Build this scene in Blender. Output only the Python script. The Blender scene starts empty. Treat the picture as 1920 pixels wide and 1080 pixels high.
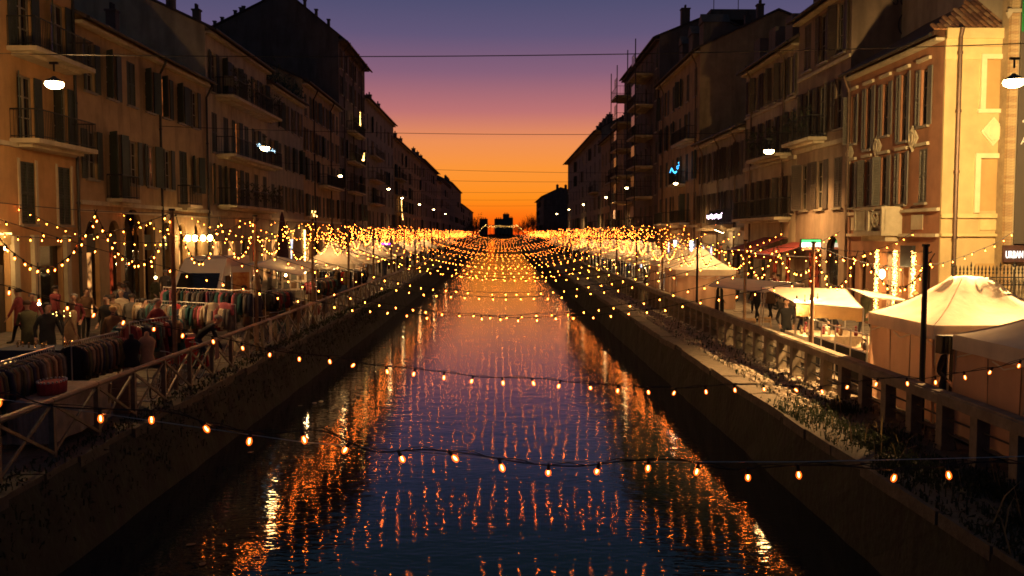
import bpy, bmesh, math, random
from mathutils import Vector, Matrix, Euler
R = math.radians
PI = math.pi
rnd = random.Random(7)
C = bpy.context.scene.collection
SC = bpy.context.scene

# ------------------------------------------------------------------ camera
CAMZ = 3.8
cam_d = bpy.data.cameras.new('camera'); cam = bpy.data.objects.new('camera', cam_d); C.objects.link(cam)
cam.location = (0, 0, CAMZ); cam_d.sensor_width = 36; cam_d.lens = 31.0
cam.rotation_euler = (R(90 - 3.53), 0, R(-0.76)); cam_d.clip_end = 9000; cam_d.clip_start = .1
SC.camera = cam
FPX = 1920 * 31.0 / 36
CAMROT = cam.rotation_euler.to_matrix()
def at(px, py, d):
    """world point in the plane Y = d that the photograph shows at px, py"""
    v = CAMROT @ Vector(((px - 960) / FPX, -(py - 540) / FPX, -1.0))
    t = d / v.y
    return Vector((v.x * t, d, CAMZ + v.z * t))

# ------------------------------------------------------------------ world
SC.render.engine = 'CYCLES'
world = bpy.data.worlds.new('World'); SC.world = world; world.use_nodes = True
wn = world.node_tree; wn.nodes.clear()
def srgb(r, g, b):
    f = lambda c: (c / 255 / 12.92) if c / 255 <= .04045 else ((c / 255 + .055) / 1.055) ** 2.4
    return (f(r), f(g), f(b), 1)
def ramp(nt, stops, interp='LINEAR'):
    n = nt.nodes.new('ShaderNodeValToRGB'); n.color_ramp.interpolation = interp
    e = n.color_ramp.elements
    while len(e) < len(stops): e.new(.5)
    for i, (p, c) in enumerate(stops):
        e[i].position = p; e[i].color = c if len(c) == 4 else (*c, 1)
    return n
def math_n(nt, op, a, b=None, clamp=False):
    n = nt.nodes.new('ShaderNodeMath'); n.operation = op; n.use_clamp = clamp
    for i, v in enumerate((a, b)):
        if v is None: continue
        if isinstance(v, (int, float)): n.inputs[i].default_value = v
        else: nt.links.new(v, n.inputs[i])
    return n.outputs[0]
tc = wn.nodes.new('ShaderNodeTexCoord'); sx = wn.nodes.new('ShaderNodeSeparateXYZ')
wn.links.new(tc.outputs['Generated'], sx.inputs[0])
el = math_n(wn, 'MULTIPLY', sx.outputs['Z'], 1.25, True)        # sin(elevation) * 1.25
def e_(deg): return math.sin(R(deg)) * 1.25
west = ramp(wn, [(0, srgb(255, 84, 12)), (e_(1.0), srgb(255, 112, 16)), (e_(2.3), srgb(255, 142, 28)), (e_(4.2), srgb(251, 148, 54)),
                 (e_(5.9), srgb(236, 142, 84)), (e_(7.8), srgb(188, 112, 112)), (e_(10.2), srgb(134, 93, 118)),
                 (e_(12.5), srgb(95, 82, 116)), (e_(15.5), srgb(65, 71, 106)), (e_(21), srgb(38, 58, 76)), (e_(38), srgb(26, 40, 56)), (1, srgb(28, 44, 62))])
east = ramp(wn, [(0, srgb(34, 40, 54)), (e_(12), srgb(36, 46, 62)), (e_(30), srgb(28, 40, 56)), (1, srgb(28, 44, 62))])
wn.links.new(el, west.inputs[0]); wn.links.new(el, east.inputs[0])
az = wn.nodes.new('ShaderNodeMapRange'); az.interpolation_type = 'SMOOTHSTEP'
az.inputs['From Min'].default_value = -.5; az.inputs['From Max'].default_value = .95
wn.links.new(sx.outputs['Y'], az.inputs['Value'])
mx = wn.nodes.new('ShaderNodeMix'); mx.data_type = 'RGBA'
wn.links.new(az.outputs[0], mx.inputs['Factor']); wn.links.new(east.outputs[0], mx.inputs['A']); wn.links.new(west.outputs[0], mx.inputs['B'])
sky = wn.nodes.new('ShaderNodeTexSky'); sky.sky_type = 'NISHITA'; sky.sun_disc = False
sky.sun_elevation = R(-2.0); sky.sun_rotation = R(0); sky.dust_density = 3
add = wn.nodes.new('ShaderNodeMix'); add.data_type = 'RGBA'; add.blend_type = 'ADD'; add.inputs['Factor'].default_value = .02
wn.links.new(mx.outputs['Result'], add.inputs['A']); wn.links.new(sky.outputs[0], add.inputs['B'])
bg = wn.nodes.new('ShaderNodeBackground'); bg.inputs['Strength'].default_value = 1.0
wo = wn.nodes.new('ShaderNodeOutputWorld')
wn.links.new(add.outputs['Result'], bg.inputs[0]); wn.links.new(bg.outputs[0], wo.inputs[0])

SC.view_settings.view_transform = 'Standard'; SC.view_settings.look = 'None'
SC.view_settings.gamma = 1; SC.view_settings.exposure = 0; SC.view_settings.use_curve_mapping = False
cy = SC.cycles
cy.use_denoising = True
try: cy.denoiser = 'OPENIMAGEDENOISE'
except Exception: pass
cy.max_bounces = 5; cy.diffuse_bounces = 2; cy.glossy_bounces = 3; cy.transparent_max_bounces = 12; cy.transmission_bounces = 2
cy.sample_clamp_indirect = 6; cy.sample_clamp_direct = 0; cy.use_light_tree = True; cy.caustics_reflective = False; cy.caustics_refractive = False
cy.use_adaptive_sampling = False; cy.pixel_filter_type = 'BLACKMAN_HARRIS'; cy.filter_width = 1.7

# ------------------------------------------------------------------ materials
MATS = {}
def mat(name, col, rough=.85, var=.25, scale=3.0, bump=0.0, bscale=30.0, metal=0.0, dirt=None, spec=.4, alt=None, sub=0, translucent=0):
    if name in MATS: return MATS[name]
    m = bpy.data.materials.new(name); m.use_nodes = True; nt = m.node_tree
    b = nt.nodes['Principled BSDF']; b.inputs['Roughness'].default_value = rough; b.inputs['Metallic'].default_value = metal
    b.inputs['Specular IOR Level'].default_value = spec
    c = col if len(col) == 3 else col[:3]
    t = nt.nodes.new('ShaderNodeTexCoord')
    n = nt.nodes.new('ShaderNodeTexNoise'); n.inputs['Scale'].default_value = scale; n.inputs['Detail'].default_value = 6
    n.inputs['Roughness'].default_value = .65
    nt.links.new(t.outputs['Object'], n.inputs['Vector'])
    lo = tuple(x * (1 - var) for x in c); hi = tuple(min(1, x * (1 + var)) for x in c)
    if alt: hi = alt
    r = ramp(nt, [(.3, lo), (.7, hi)]); nt.links.new(n.outputs['Fac'], r.inputs[0])
    out = r.outputs[0]
    if dirt:
        mp = nt.nodes.new('ShaderNodeMapping'); mp.inputs['Scale'].default_value = (1.0, 1.0, .18)
        nt.links.new(t.outputs['Object'], mp.inputs[0])
        n2 = nt.nodes.new('ShaderNodeTexNoise'); n2.inputs['Scale'].default_value = 1.6; n2.inputs['Detail'].default_value = 7
        nt.links.new(mp.outputs[0], n2.inputs['Vector'])
        r2 = ramp(nt, [(.48, (0, 0, 0)), (.68, (1, 1, 1))]); nt.links.new(n2.outputs['Fac'], r2.inputs[0])
        mm = nt.nodes.new('ShaderNodeMix'); mm.data_type = 'RGBA'
        f = math_n(nt, 'MULTIPLY', r2.outputs[0], dirt)
        nt.links.new(f, mm.inputs['Factor']); nt.links.new(out, mm.inputs['A']); mm.inputs['B'].default_value = (*[x * .35 for x in c], 1)
        out = mm.outputs['Result']
    nt.links.new(out, b.inputs['Base Color'])
    if bump:
        n3 = nt.nodes.new('ShaderNodeTexNoise'); n3.inputs['Scale'].default_value = bscale; n3.inputs['Detail'].default_value = 4
        nt.links.new(t.outputs['Object'], n3.inputs['Vector'])
        bp = nt.nodes.new('ShaderNodeBump'); bp.inputs['Strength'].default_value = bump; bp.inputs['Distance'].default_value = .03
        nt.links.new(n3.outputs['Fac'], bp.inputs['Height']); nt.links.new(bp.outputs[0], b.inputs['Normal'])
    if translucent:
        tr = nt.nodes.new('ShaderNodeBsdfTranslucent'); nt.links.new(out, tr.inputs[0])
        ms = nt.nodes.new('ShaderNodeMixShader'); ms.inputs[0].default_value = translucent
        o = nt.nodes['Material Output']
        nt.links.new(b.outputs[0], ms.inputs[1]); nt.links.new(tr.outputs[0], ms.inputs[2]); nt.links.new(ms.outputs[0], o.inputs[0])
    MATS[name] = m; return m
def emit(name, col, strength, sample=True):
    if name in MATS: return MATS[name]
    m = bpy.data.materials.new(name); m.use_nodes = True; nt = m.node_tree; nt.nodes.clear()
    e = nt.nodes.new('ShaderNodeEmission'); e.inputs[0].default_value = (*col, 1); e.inputs[1].default_value = strength
    o = nt.nodes.new('ShaderNodeOutputMaterial'); nt.links.new(e.outputs[0], o.inputs[0])
    if not sample: m.cycles.emission_sampling = 'NONE'
    MATS[name] = m; return m
def glow_shell(name, col, strength, alpha):
    m = bpy.data.materials.new(name); m.use_nodes = True; nt = m.node_tree; nt.nodes.clear()
    e = nt.nodes.new('ShaderNodeEmission'); e.inputs[0].default_value = (*col, 1); e.inputs[1].default_value = strength
    t = nt.nodes.new('ShaderNodeBsdfTransparent'); mxs = nt.nodes.new('ShaderNodeMixShader'); mxs.inputs[0].default_value = alpha
    o = nt.nodes.new('ShaderNodeOutputMaterial')
    nt.links.new(t.outputs[0], mxs.inputs[1]); nt.links.new(e.outputs[0], mxs.inputs[2]); nt.links.new(mxs.outputs[0], o.inputs[0])
    MATS[name] = m; return m
def glow_tex(name, a, b_, strength, scale=2.0):
    """a lit window or shop: what stands inside breaks the glow up"""
    m = bpy.data.materials.new(name); m.use_nodes = True; nt = m.node_tree; nt.nodes.clear()
    t = nt.nodes.new('ShaderNodeTexCoord'); n = nt.nodes.new('ShaderNodeTexNoise'); n.inputs['Scale'].default_value = scale; n.inputs['Detail'].default_value = 5
    nt.links.new(t.outputs['Object'], n.inputs['Vector'])
    r = ramp(nt, [(.38, a), (.62, b_)]); nt.links.new(n.outputs['Fac'], r.inputs[0])
    e = nt.nodes.new('ShaderNodeEmission'); nt.links.new(r.outputs[0], e.inputs[0]); e.inputs[1].default_value = strength
    o = nt.nodes.new('ShaderNodeOutputMaterial'); nt.links.new(e.outputs[0], o.inputs[0])
    m.cycles.emission_sampling = 'NONE'
    MATS[name] = m; return m

P_ORANGE = mat('plaster_orange', (.42, .24, .10), var=.18, scale=1.3, dirt=.35, bump=.15)
P_OCHRE = mat('plaster_ochre', (.36, .24, .12), var=.22, scale=1.1, dirt=.55, bump=.15)
P_CREAM = mat('plaster_cream', (.42, .34, .22), var=.18, scale=1.1, dirt=.5, bump=.15)
P_GREY = mat('plaster_greyish', (.28, .24, .18), var=.2, scale=1.1, dirt=.5, bump=.15)
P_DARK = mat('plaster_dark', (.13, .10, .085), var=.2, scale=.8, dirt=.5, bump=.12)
P_RED = mat('plaster_brick_red', (.29, .135, .07), var=.2, scale=1.6, dirt=.3, bump=.15)
P_YEL = mat('plaster_yellow', (.52, .38, .18), var=.12, scale=1.5, dirt=.25, bump=.15)
P_YELD = mat('plaster_deep_yellow', (.46, .30, .12), var=.10, scale=1.5, dirt=.2, bump=.1)
P_PINK = mat('plaster_pink', (.25, .175, .115), var=.2, scale=1.1, dirt=.5, bump=.15)
TRIM = mat('trim_stone', (.46, .39, .26), var=.15, scale=3, dirt=.4, bump=.1)
STONE = mat('stone_grey', (.22, .19, .15), var=.3, scale=2.2, dirt=.4, bump=.3)
CONC = mat('concrete_rail', (.19, .155, .11), var=.3, scale=4, dirt=.4, bump=.4, bscale=45)
ROOF = mat('roof_tiles_dark', (.07, .05, .042), var=.3, scale=2, bump=.4, bscale=9)
TILE = mat('terracotta_tile', (.34, .16, .07), var=.35, scale=5, bump=.2)
SHUT = mat('shutter_green', (.035, .045, .035), rough=.6, var=.25)
SHUTB = mat('shutter_brown', (.055, .04, .03), rough=.6, var=.25)
SHUTG = mat('shutter_grey', (.10, .09, .07), rough=.6, var=.2)
FRAME = mat('window_frame_paint', (.20, .17, .12), rough=.5)
GLASS = mat('window_glass', (.010, .011, .012), rough=.08, var=.1, spec=.6)
IRON = mat('dark_iron', (.025, .024, .022), rough=.5, var=.3, metal=.3)
IRONL = mat('painted_rail_iron', (.19, .15, .11), rough=.45, var=.35, scale=6, metal=.4)
PIPE = mat('downpipe_copper', (.11, .065, .04), rough=.5, metal=.4)
WOOD = mat('weathered_wood', (.26, .17, .09), var=.35, scale=8, bump=.2)
WOODD = mat('pole_wood', (.20, .125, .07), var=.35, scale=6, bump=.25)
CABLE = mat('black_cable', (.012, .012, .012), rough=.6, var=.1)
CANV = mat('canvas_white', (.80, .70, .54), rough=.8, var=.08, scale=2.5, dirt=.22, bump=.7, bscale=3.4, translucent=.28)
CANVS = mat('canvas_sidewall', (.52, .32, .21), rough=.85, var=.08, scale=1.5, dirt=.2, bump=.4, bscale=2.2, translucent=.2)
AWN_R = mat('awning_dark_red', (.16, .022, .02), rough=.8, var=.15, translucent=.1)
STREET = mat('street_stone', (.105, .088, .07), var=.35, scale=5, bump=.4, bscale=14)
COBB = mat('cobblestone', (.23, .19, .14), var=.4, scale=3, bump=.3)
QUAY = mat('quay_wall_mossy', (.045, .037, .025), var=.45, scale=2.4, dirt=.8, bump=1.0, bscale=6, alt=(.035, .04, .02))
COPE = mat('coping_stone', (.105, .085, .06), var=.5, scale=3, dirt=.4, bump=.4)
WEED = mat('weed_green', (.026, .034, .016), rough=.8, var=.5, scale=4, translucent=.3)
DRY = mat('dry_grass', (.20, .15, .07), rough=.8, var=.4, scale=4, translucent=.3)
FOL = mat('foliage_dark', (.045, .055, .028), var=.4, scale=4, translucent=.2)
BARK = mat('bark', (.06, .045, .035), var=.3, bump=.3)
SKIN = mat('skin', (.42, .25, .17), rough=.6, var=.06)
METAL = mat('chrome_rail', (.55, .52, .48), rough=.3, var=.1, metal=.9)
VANW = mat('van_paint', (.55, .50, .44), rough=.35, var=.06, scale=1.5)
RUB = mat('rubber', (.02, .02, .02), rough=.8)
BLACKP = mat('black_plastic', (.015, .015, .015), rough=.5)
def cloth(name, c): return mat('cloth_' + name, c, rough=.95, var=.25, scale=6, bump=.3, bscale=8)
CL = [cloth('black', (.02, .02, .022)), cloth('navy', (.025, .03, .055)), cloth('brown', (.14, .08, .045)), cloth('grey', (.12, .11, .10)),
      cloth('tan', (.30, .21, .12)), cloth('cream', (.52, .44, .32)), cloth('wine', (.16, .03, .035)), cloth('olive', (.08, .08, .04)), cloth('pink', (.42, .12, .15)),
      cloth('blue', (.05, .09, .18)), cloth('teal', (.03, .09, .09)), cloth('red', (.35, .03, .03))]
BLACK_, NAVY_, BROWN_, GREY_, TAN_, CREAM_, WINE_, OLIVE_, PINK_, BLUE_, TEAL_, RED_ = CL
E_BULB = emit('bulb_amber', (1.0, .24, .035), 9)
E_CORE = emit('bulb_core', (1.0, .30, .06), 90)
E_CORE2 = emit('bulb_core_small', (1.0, .18, .014), 680)
E_SHELL = glow_shell('bulb_glass_glow', (1.0, .12, .008), 2.3, .66)
E_FAR = emit('bulb_far', (1.0, .20, .022), 68)
E_FAIRY = emit('fairy_gold', (1.0, .52, .12), 14)
E_LAMP = emit('lamp_glow', (1.0, .64, .24), 60)
E_WARM = emit('warm_strip', (1.0, .58, .16), 5)
E_WHITE = emit('white_led', (.8, .86, 1.0), 7)
E_BLUE = emit('blue_led', (.05, .45, 1.0), 5)
E_PURP = emit('purple_led', (.45, .08, 1.0), 3)
W_LIT = glow_tex('window_lit_orange', (.10, .02, .005), (1, .28, .06), .55, 2.5)
W_DIM = glow_tex('window_dim', (.02, .008, .004), (.5, .15, .05), .28, 2.0)
SHOP = glow_tex('shop_interior', (.05, .018, .006), (1, .42, .11), 1.5, 2.2); SHOP.cycles.emission_sampling = 'AUTO'
SHOPR = glow_tex('shop_interior_red', (.02, .004, .002), (1, .12, .03), .4, 3.0)
SHOPB = glow_tex('shop_interior_cool', (.3, .3, .4), (.9, .9, 1), 2.0, 3.0)

# ------------------------------------------------------------------ mesh helpers
def link(o, parent=None):
    C.objects.link(o)
    if parent is not None: o.parent = parent
    return o
def tag(o, label=None, cat=None, group=None, kind=None):
    if label: o['label'] = label
    if cat: o['category'] = cat
    if group: o['group'] = group
    if kind: o['kind'] = kind
    return o
def thing(name, label, cat, loc=(0, 0, 0), rz=0, group=None):
    o = bpy.data.objects.new(name, None); o.empty_display_size = .2; C.objects.link(o)
    o.location = loc; o.rotation_euler = (0, 0, rz)
    return tag(o, label, cat, group)
class MB:
    def __init__(s): s.v = []; s.f = []; s.m = []; s.cur = 0
    def add(s, vs, fs):
        b = len(s.v); s.v += [tuple(v) for v in vs]
        for f in fs: s.f.append(tuple(b + i for i in f)); s.m.append(s.cur)
        return s
    def box(s, x0, x1, y0, y1, z0, z1):
        x0, x1 = min(x0, x1), max(x0, x1); y0, y1 = min(y0, y1), max(y0, y1); z0, z1 = min(z0, z1), max(z0, z1)
        return s.add([(x0, y0, z0), (x1, y0, z0), (x1, y1, z0), (x0, y1, z0), (x0, y0, z1), (x1, y0, z1), (x1, y1, z1), (x0, y1, z1)],
                     [(0, 3, 2, 1), (4, 5, 6, 7), (0, 1, 5, 4), (1, 2, 6, 5), (2, 3, 7, 6), (3, 0, 4, 7)])
    def obox(s, a, b, w, h):
        """a bar of section w x h from a to b"""
        a, b = Vector(a), Vector(b); d = (b - a).normalized()
        up = Vector((0, 0, 1)) if abs(d.z) < .95 else Vector((0, 1, 0))
        sd = d.cross(up).normalized(); u = sd.cross(d).normalized()
        vs = [p + sd * (i * w / 2) + u * (j * h / 2) for p in (a, b) for i, j in ((-1, -1), (1, -1), (1, 1), (-1, 1))]
        return s.add(vs, [(0, 1, 2, 3), (7, 6, 5, 4), (0, 4, 5, 1), (1, 5, 6, 2), (2, 6, 7, 3), (3, 7, 4, 0)])
    def tube(s, pts, r, n=6, cap=True):
        pts = [Vector(p) for p in pts]; rs = r if isinstance(r, (list, tuple)) else [r] * len(pts)
        rings = []; pu = None
        for i, p in enumerate(pts):
            d = (pts[min(i + 1, len(pts) - 1)] - pts[max(i - 1, 0)])
            d = d.normalized() if d.length > 1e-9 else Vector((0, 0, 1))
            if pu is None: pu = Vector((0, 0, 1)) if abs(d.z) < .9 else Vector((1, 0, 0))
            sd = d.cross(pu).normalized(); u = sd.cross(d).normalized(); pu = u
            rings.append([p + (sd * math.cos(2 * PI * k / n) + u * math.sin(2 * PI * k / n)) * rs[i] for k in range(n)])
        vs = [v for rg in rings for v in rg]; fs = []
        for i in range(len(pts) - 1):
            for k in range(n):
                a = i * n + k; b = i * n + (k + 1) % n; fs.append((a, b, b + n, a + n))
        if cap: fs.append(tuple(range(n))[::-1]); fs.append(tuple(range(len(vs) - n, len(vs))))
        return s.add(vs, fs)
    def cyl(s, x, y, z0, z1, r, n=10, r2=None): return s.tube([(x, y, z0), (x, y, z1)], [r, r if r2 is None else r2], n)
    def ball(s, c, rx, ry=None, rz=None, n=8, m=6):
        ry = ry or rx; rz = rz or rx; vs = [(c[0], c[1], c[2] - rz)]
        for i in range(1, m):
            t = -PI / 2 + PI * i / m
            for k in range(n): vs.append((c[0] + rx * math.cos(t) * math.cos(2 * PI * k / n), c[1] + ry * math.cos(t) * math.sin(2 * PI * k / n), c[2] + rz * math.sin(t)))
        vs.append((c[0], c[1], c[2] + rz)); fs = []
        for k in range(n): fs.append((0, 1 + (k + 1) % n, 1 + k))
        for i in range(m - 2):
            for k in range(n):
                a = 1 + i * n + k; b = 1 + i * n + (k + 1) % n; fs.append((a, b, b + n, a + n))
        l = 1 + (m - 2) * n
        for k in range(n): fs.append((l + k, l + (k + 1) % n, len(vs) - 1))
        return s.add(vs, fs)
    def loft(s, rings, cap=True):
        n = len(rings[0]); vs = [v for r in rings for v in r]; fs = []
        for i in range(len(rings) - 1):
            for k in range(n):
                a = i * n + k; b = i * n + (k + 1) % n; fs.append((a, b, b + n, a + n))
        if cap: fs.append(tuple(range(n))[::-1]); fs.append(tuple(range(len(vs) - n, len(vs))))
        return s.add(vs, fs)
    def octa(s, c, r, h):
        x, y, z = c
        return s.add([(x + r, y, z), (x, y + r, z), (x - r, y, z), (x, y - r, z), (x, y, z + h), (x, y, z - h)],
                     [(0, 1, 4), (1, 2, 4), (2, 3, 4), (3, 0, 4), (1, 0, 5), (2, 1, 5), (3, 2, 5), (0, 3, 5)])
    def quad(s, a, b, c, d): return s.add([a, b, c, d], [(0, 1, 2, 3)])
    def mesh(s, name, mats, smooth=False):
        me = bpy.data.meshes.new(name); me.from_pydata(s.v, [], s.f)
        for m in (mats if isinstance(mats, (list, tuple)) else [mats]): me.materials.append(m)
        if any(s.m): me.polygons.foreach_set('material_index', s.m)
        if smooth: me.polygons.foreach_set('use_smooth', [True] * len(me.polygons))
        me.update(); return me
    def build(s, name, mats, parent=None, world=True, smooth=False):
        o = bpy.data.objects.new(name, s.mesh(name, mats, smooth)); link(o, parent)
        if parent is not None and world: o.location = tuple(-c for c in parent.location)
        return o
def inst(name, me, parent=None, loc=(0, 0, 0), rot=(0, 0, 0), scale=None):
    o = bpy.data.objects.new(name, me); link(o, parent); o.location = loc; o.rotation_euler = rot
    if scale: o.scale = scale
    return o
def structure(mb, name, mats, smooth=False): return tag(mb.build(name, mats, None, smooth=smooth), kind='structure')
def copy_tree(o, parent=None):
    c = o.copy(); C.objects.link(c); c.parent = parent
    for ch in list(o.children): copy_tree(ch, c)
    return c
ORD = ['first', 'second', 'third', 'fourth', 'fifth', 'sixth', 'seventh', 'eighth', 'ninth', 'tenth', 'eleventh', 'twelfth', 'thirteenth', 'fourteenth', 'fifteenth', 'sixteenth', 'seventeenth', 'eighteenth', 'nineteenth', 'twentieth'] + ['twenty-' + q for q in ('first', 'second', 'third', 'fourth', 'fifth', 'sixth', 'seventh', 'eighth', 'ninth')] + ['thirtieth'] + ['thirty-' + q for q in ('first', 'second', 'third', 'fourth', 'fifth', 'sixth', 'seventh', 'eighth', 'ninth')] + ['fortieth'] + ['forty-' + q for q in ('first', 'second', 'third', 'fourth', 'fifth', 'sixth', 'seventh', 'eighth', 'ninth')] + ['fiftieth'] * 30

LF, RF = -17.2, 15.5          # facade planes
LW, RW = -6.84, 5.95          # the canal's water edges
WZ = -1.5
# ------------------------------------------------------------------ ground, quays, water
m = MB()
m.add([(-2500, -40, .35), (-17.0, -40, .35), (-17.0, 3000, .35), (-2500, 3000, .35)], [(0, 1, 2, 3)])
m.add([(-17.0, -40, .35), (-7.7, -40, 0), (-7.7, 3000, 0), (-17.0, 3000, .35)], [(0, 1, 2, 3)])
structure(m, 'street', STREET)
m = MB(); m.add([(8.5, -40, 0), (2500, -40, 0), (2500, 3000, 0), (8.5, 3000, 0)], [(0, 1, 2, 3)])
structure(m, 'pavement', STREET)
m = MB(); m.add([(-2600, -60, -3.2), (2600, -60, -3.2), (2600, 6000, -3.2), (-2600, 6000, -3.2)], [(0, 1, 2, 3)])
structure(m, 'ground', STREET)
# water
wm = bpy.data.materials.new('canal_water'); wm.use_nodes = True; nt = wm.node_tree; b = nt.nodes['Principled BSDF']
b.inputs['Base Color'].default_value = (.010, .017, .018, 1); b.inputs['Roughness'].default_value = .035
b.inputs['IOR'].default_value = 1.5; b.inputs['Specular IOR Level'].default_value = .6
t = nt.nodes.new('ShaderNodeTexCoord')
def wnoise(sx_, sy_, sc, det):
    mp = nt.nodes.new('ShaderNodeMapping'); mp.inputs['Scale'].default_value = (sx_, sy_, 1); nt.links.new(t.outputs['Object'], mp.inputs[0])
    n = nt.nodes.new('ShaderNodeTexNoise'); n.inputs['Scale'].default_value = sc; n.inputs['Detail'].default_value = det; n.inputs['Roughness'].default_value = .45
    nt.links.new(mp.outputs[0], n.inputs['Vector']); return n.outputs['Fac']
h1 = math_n(nt, 'MULTIPLY', wnoise(.8, 2.0, 4.8, 1.5), .0042)
h2 = math_n(nt, 'MULTIPLY', wnoise(.7, 1.2, 1.3, 1), .006)
hs = math_n(nt, 'ADD', h1, h2)
bp = nt.nodes.new('ShaderNodeBump'); bp.inputs['Strength'].default_value = 1.0; bp.inputs['Distance'].default_value = 1.0
nt.links.new(hs, bp.inputs['Height']); nt.links.new(bp.outputs[0], b.inputs['Normal'])
m = MB(); m.add([(-7.4, -60, WZ), (6.4, -60, WZ), (6.4, 1500, WZ), (-7.4, 1500, WZ)], [(0, 1, 2, 3)])
structure(m, 'canal_water', wm)
# quay walls (battered rubble, undulating face)
def quay(xt, xb, side, name):
    m = MB(); ys = [-30 + i * .8 for i in range(300)] + [210 + i * 20 for i in range(60)]
    rows = 5; vs = []
    for y in ys:
        for k in range(rows):
            f = k / (rows - 1); j = rnd.uniform(-.03, .03) if 0 < k < rows - 1 else 0
            vs.append((xt + (xb - xt) * f + j, y, -.10 - f * 1.9))
    fs = []
    for i in range(len(ys) - 1):
        for k in range(rows - 1):
            a = i * rows + k; fs.append((a, a + 1, a + rows + 1, a + rows) if side < 0 else (a, a + rows, a + rows + 1, a + 1))
    m.add(vs, fs)
    return structure(m, name, QUAY)
ql = quay(-7.22, -6.76, -1, 'quay_wall'); qr = quay(6.0, 5.92, 1, 'quay_wall')
m = MB(); m.box(-7.75, -7.3, 96, 1200, -.3, .0); m.box(6.5, 8.5, 150, 1200, -.3, 0); structure(m, 'quay_kerb', COPE)
def cope(x0, x1, q, y0, y1, L):
    y = y0; i = 0
    meshes = []
    for v in range(5):
        mm = MB(); w = abs(x1 - x0)
        mm.add([(-w / 2, 0, -.2), (w / 2, 0, -.2), (w / 2, L - .03, -.2), (-w / 2, L - .03, -.2),
                (-w / 2, 0, -rnd.uniform(0, .012)), (w / 2, 0, -rnd.uniform(0, .012)), (w / 2, L - .03, -rnd.uniform(0, .012)), (-w / 2, L - .03, -rnd.uniform(0, .012))],
               [(0, 3, 2, 1), (4, 5, 6, 7), (0, 1, 5, 4), (1, 2, 6, 5), (2, 3, 7, 6), (3, 0, 4, 7)])
        meshes.append(mm.mesh('coping_stone', COPE))
    while y < y1:
        inst('coping_stone', rnd.choice(meshes), q, ((x0 + x1) / 2 + rnd.uniform(-.035, .035), y, rnd.uniform(-.02, .01)), (rnd.uniform(-.012, .012), rnd.uniform(-.02, .02), rnd.uniform(-.02, .02))); y += L
cope(-7.72, -7.20, ql, 4, 96, 1.1); cope(5.97, 6.52, qr, 4, 150, 1.3)
# berm between the quay edge and the concrete rail: earth with cobbles
m = MB(); m.quad((6.5, -20, -.05), (8.5, -20, -.05), (8.5, 150, -.05), (6.5, 150, -.05)); structure(m, 'earth_verge', mat('earth', (.07, .055, .04), var=.4, scale=5, bump=.7, bscale=20))
m = MB()
y = 19.0
while y < 60:
    x = 6.62 + rnd.uniform(0, .06)
    st = .17 if y < 40 else .25
    while x < 8.4:
        if rnd.random() < .86:
            w = st * rnd.uniform(.34, .46); l = st * rnd.uniform(.34, .46); h = rnd.uniform(-.02, .025); cx = x + rnd.uniform(-.02, .02); cyy = y + rnd.uniform(-.02, .02)
            m.add([(cx - w, cyy - l, -.05), (cx + w, cyy - l, -.05), (cx + w, cyy + l, -.05), (cx - w, cyy + l, -.05),
                   (cx - w * .6, cyy - l * .6, h), (cx + w * .6, cyy - l * .55, h + rnd.uniform(-.008, .008)), (cx + w * .6, cyy + l * .6, h), (cx - w * .55, cyy + l * .6, h)],
                  [(4, 5, 6, 7), (0, 1, 5, 4), (1, 2, 6, 5), (2, 3, 7, 6), (3, 0, 4, 7)])
        x += st
    y += st
tag(m.build('cobblestones', COBB), 'uneven cobbles and rubble between quay edge and concrete rail', 'cobbles', kind='stuff')
# street paving joints: real slabs near the rails
for (xa, xb, za, zb, nm) in ((8.6, 15.3, .004, .004, 'pavement'), (-16.6, -7.85, .345, .006, 'street')):
    m = MB(); y = 12.0
    while y < 60:
        x = xa
        while x < xb - .5:
            w = .95; f0 = (x - xa) / (xb - xa); f1 = (x + w - .03 - xa) / (xb - xa); h = rnd.uniform(.004, .02)
            z0 = za + (zb - za) * f0 + h; z1 = za + (zb - za) * f1 + h
            m.add([(x, y, z0), (x + w - .03, y, z1), (x + w - .03, y + .57, z1), (x, y + .57, z0), (x, y, z0 - .03), (x + w - .03, y, z1 - .03), (x + w - .03, y + .57, z1 - .03), (x, y + .57, z0 - .03)],
                  [(0, 1, 2, 3), (4, 5, 1, 0), (5, 6, 2, 1), (6, 7, 3, 2), (7, 4, 0, 3)]); x += w
        y += .6
    tag(m.build('paving_slabs', mat('paving', (.13, .108, .082), var=.35, scale=1.2, bump=.25)), 'worn stone paving slabs of the %s beside the canal' % ('market street' if xa < 0 else 'tented promenade'), 'paving', kind='stuff')

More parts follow.
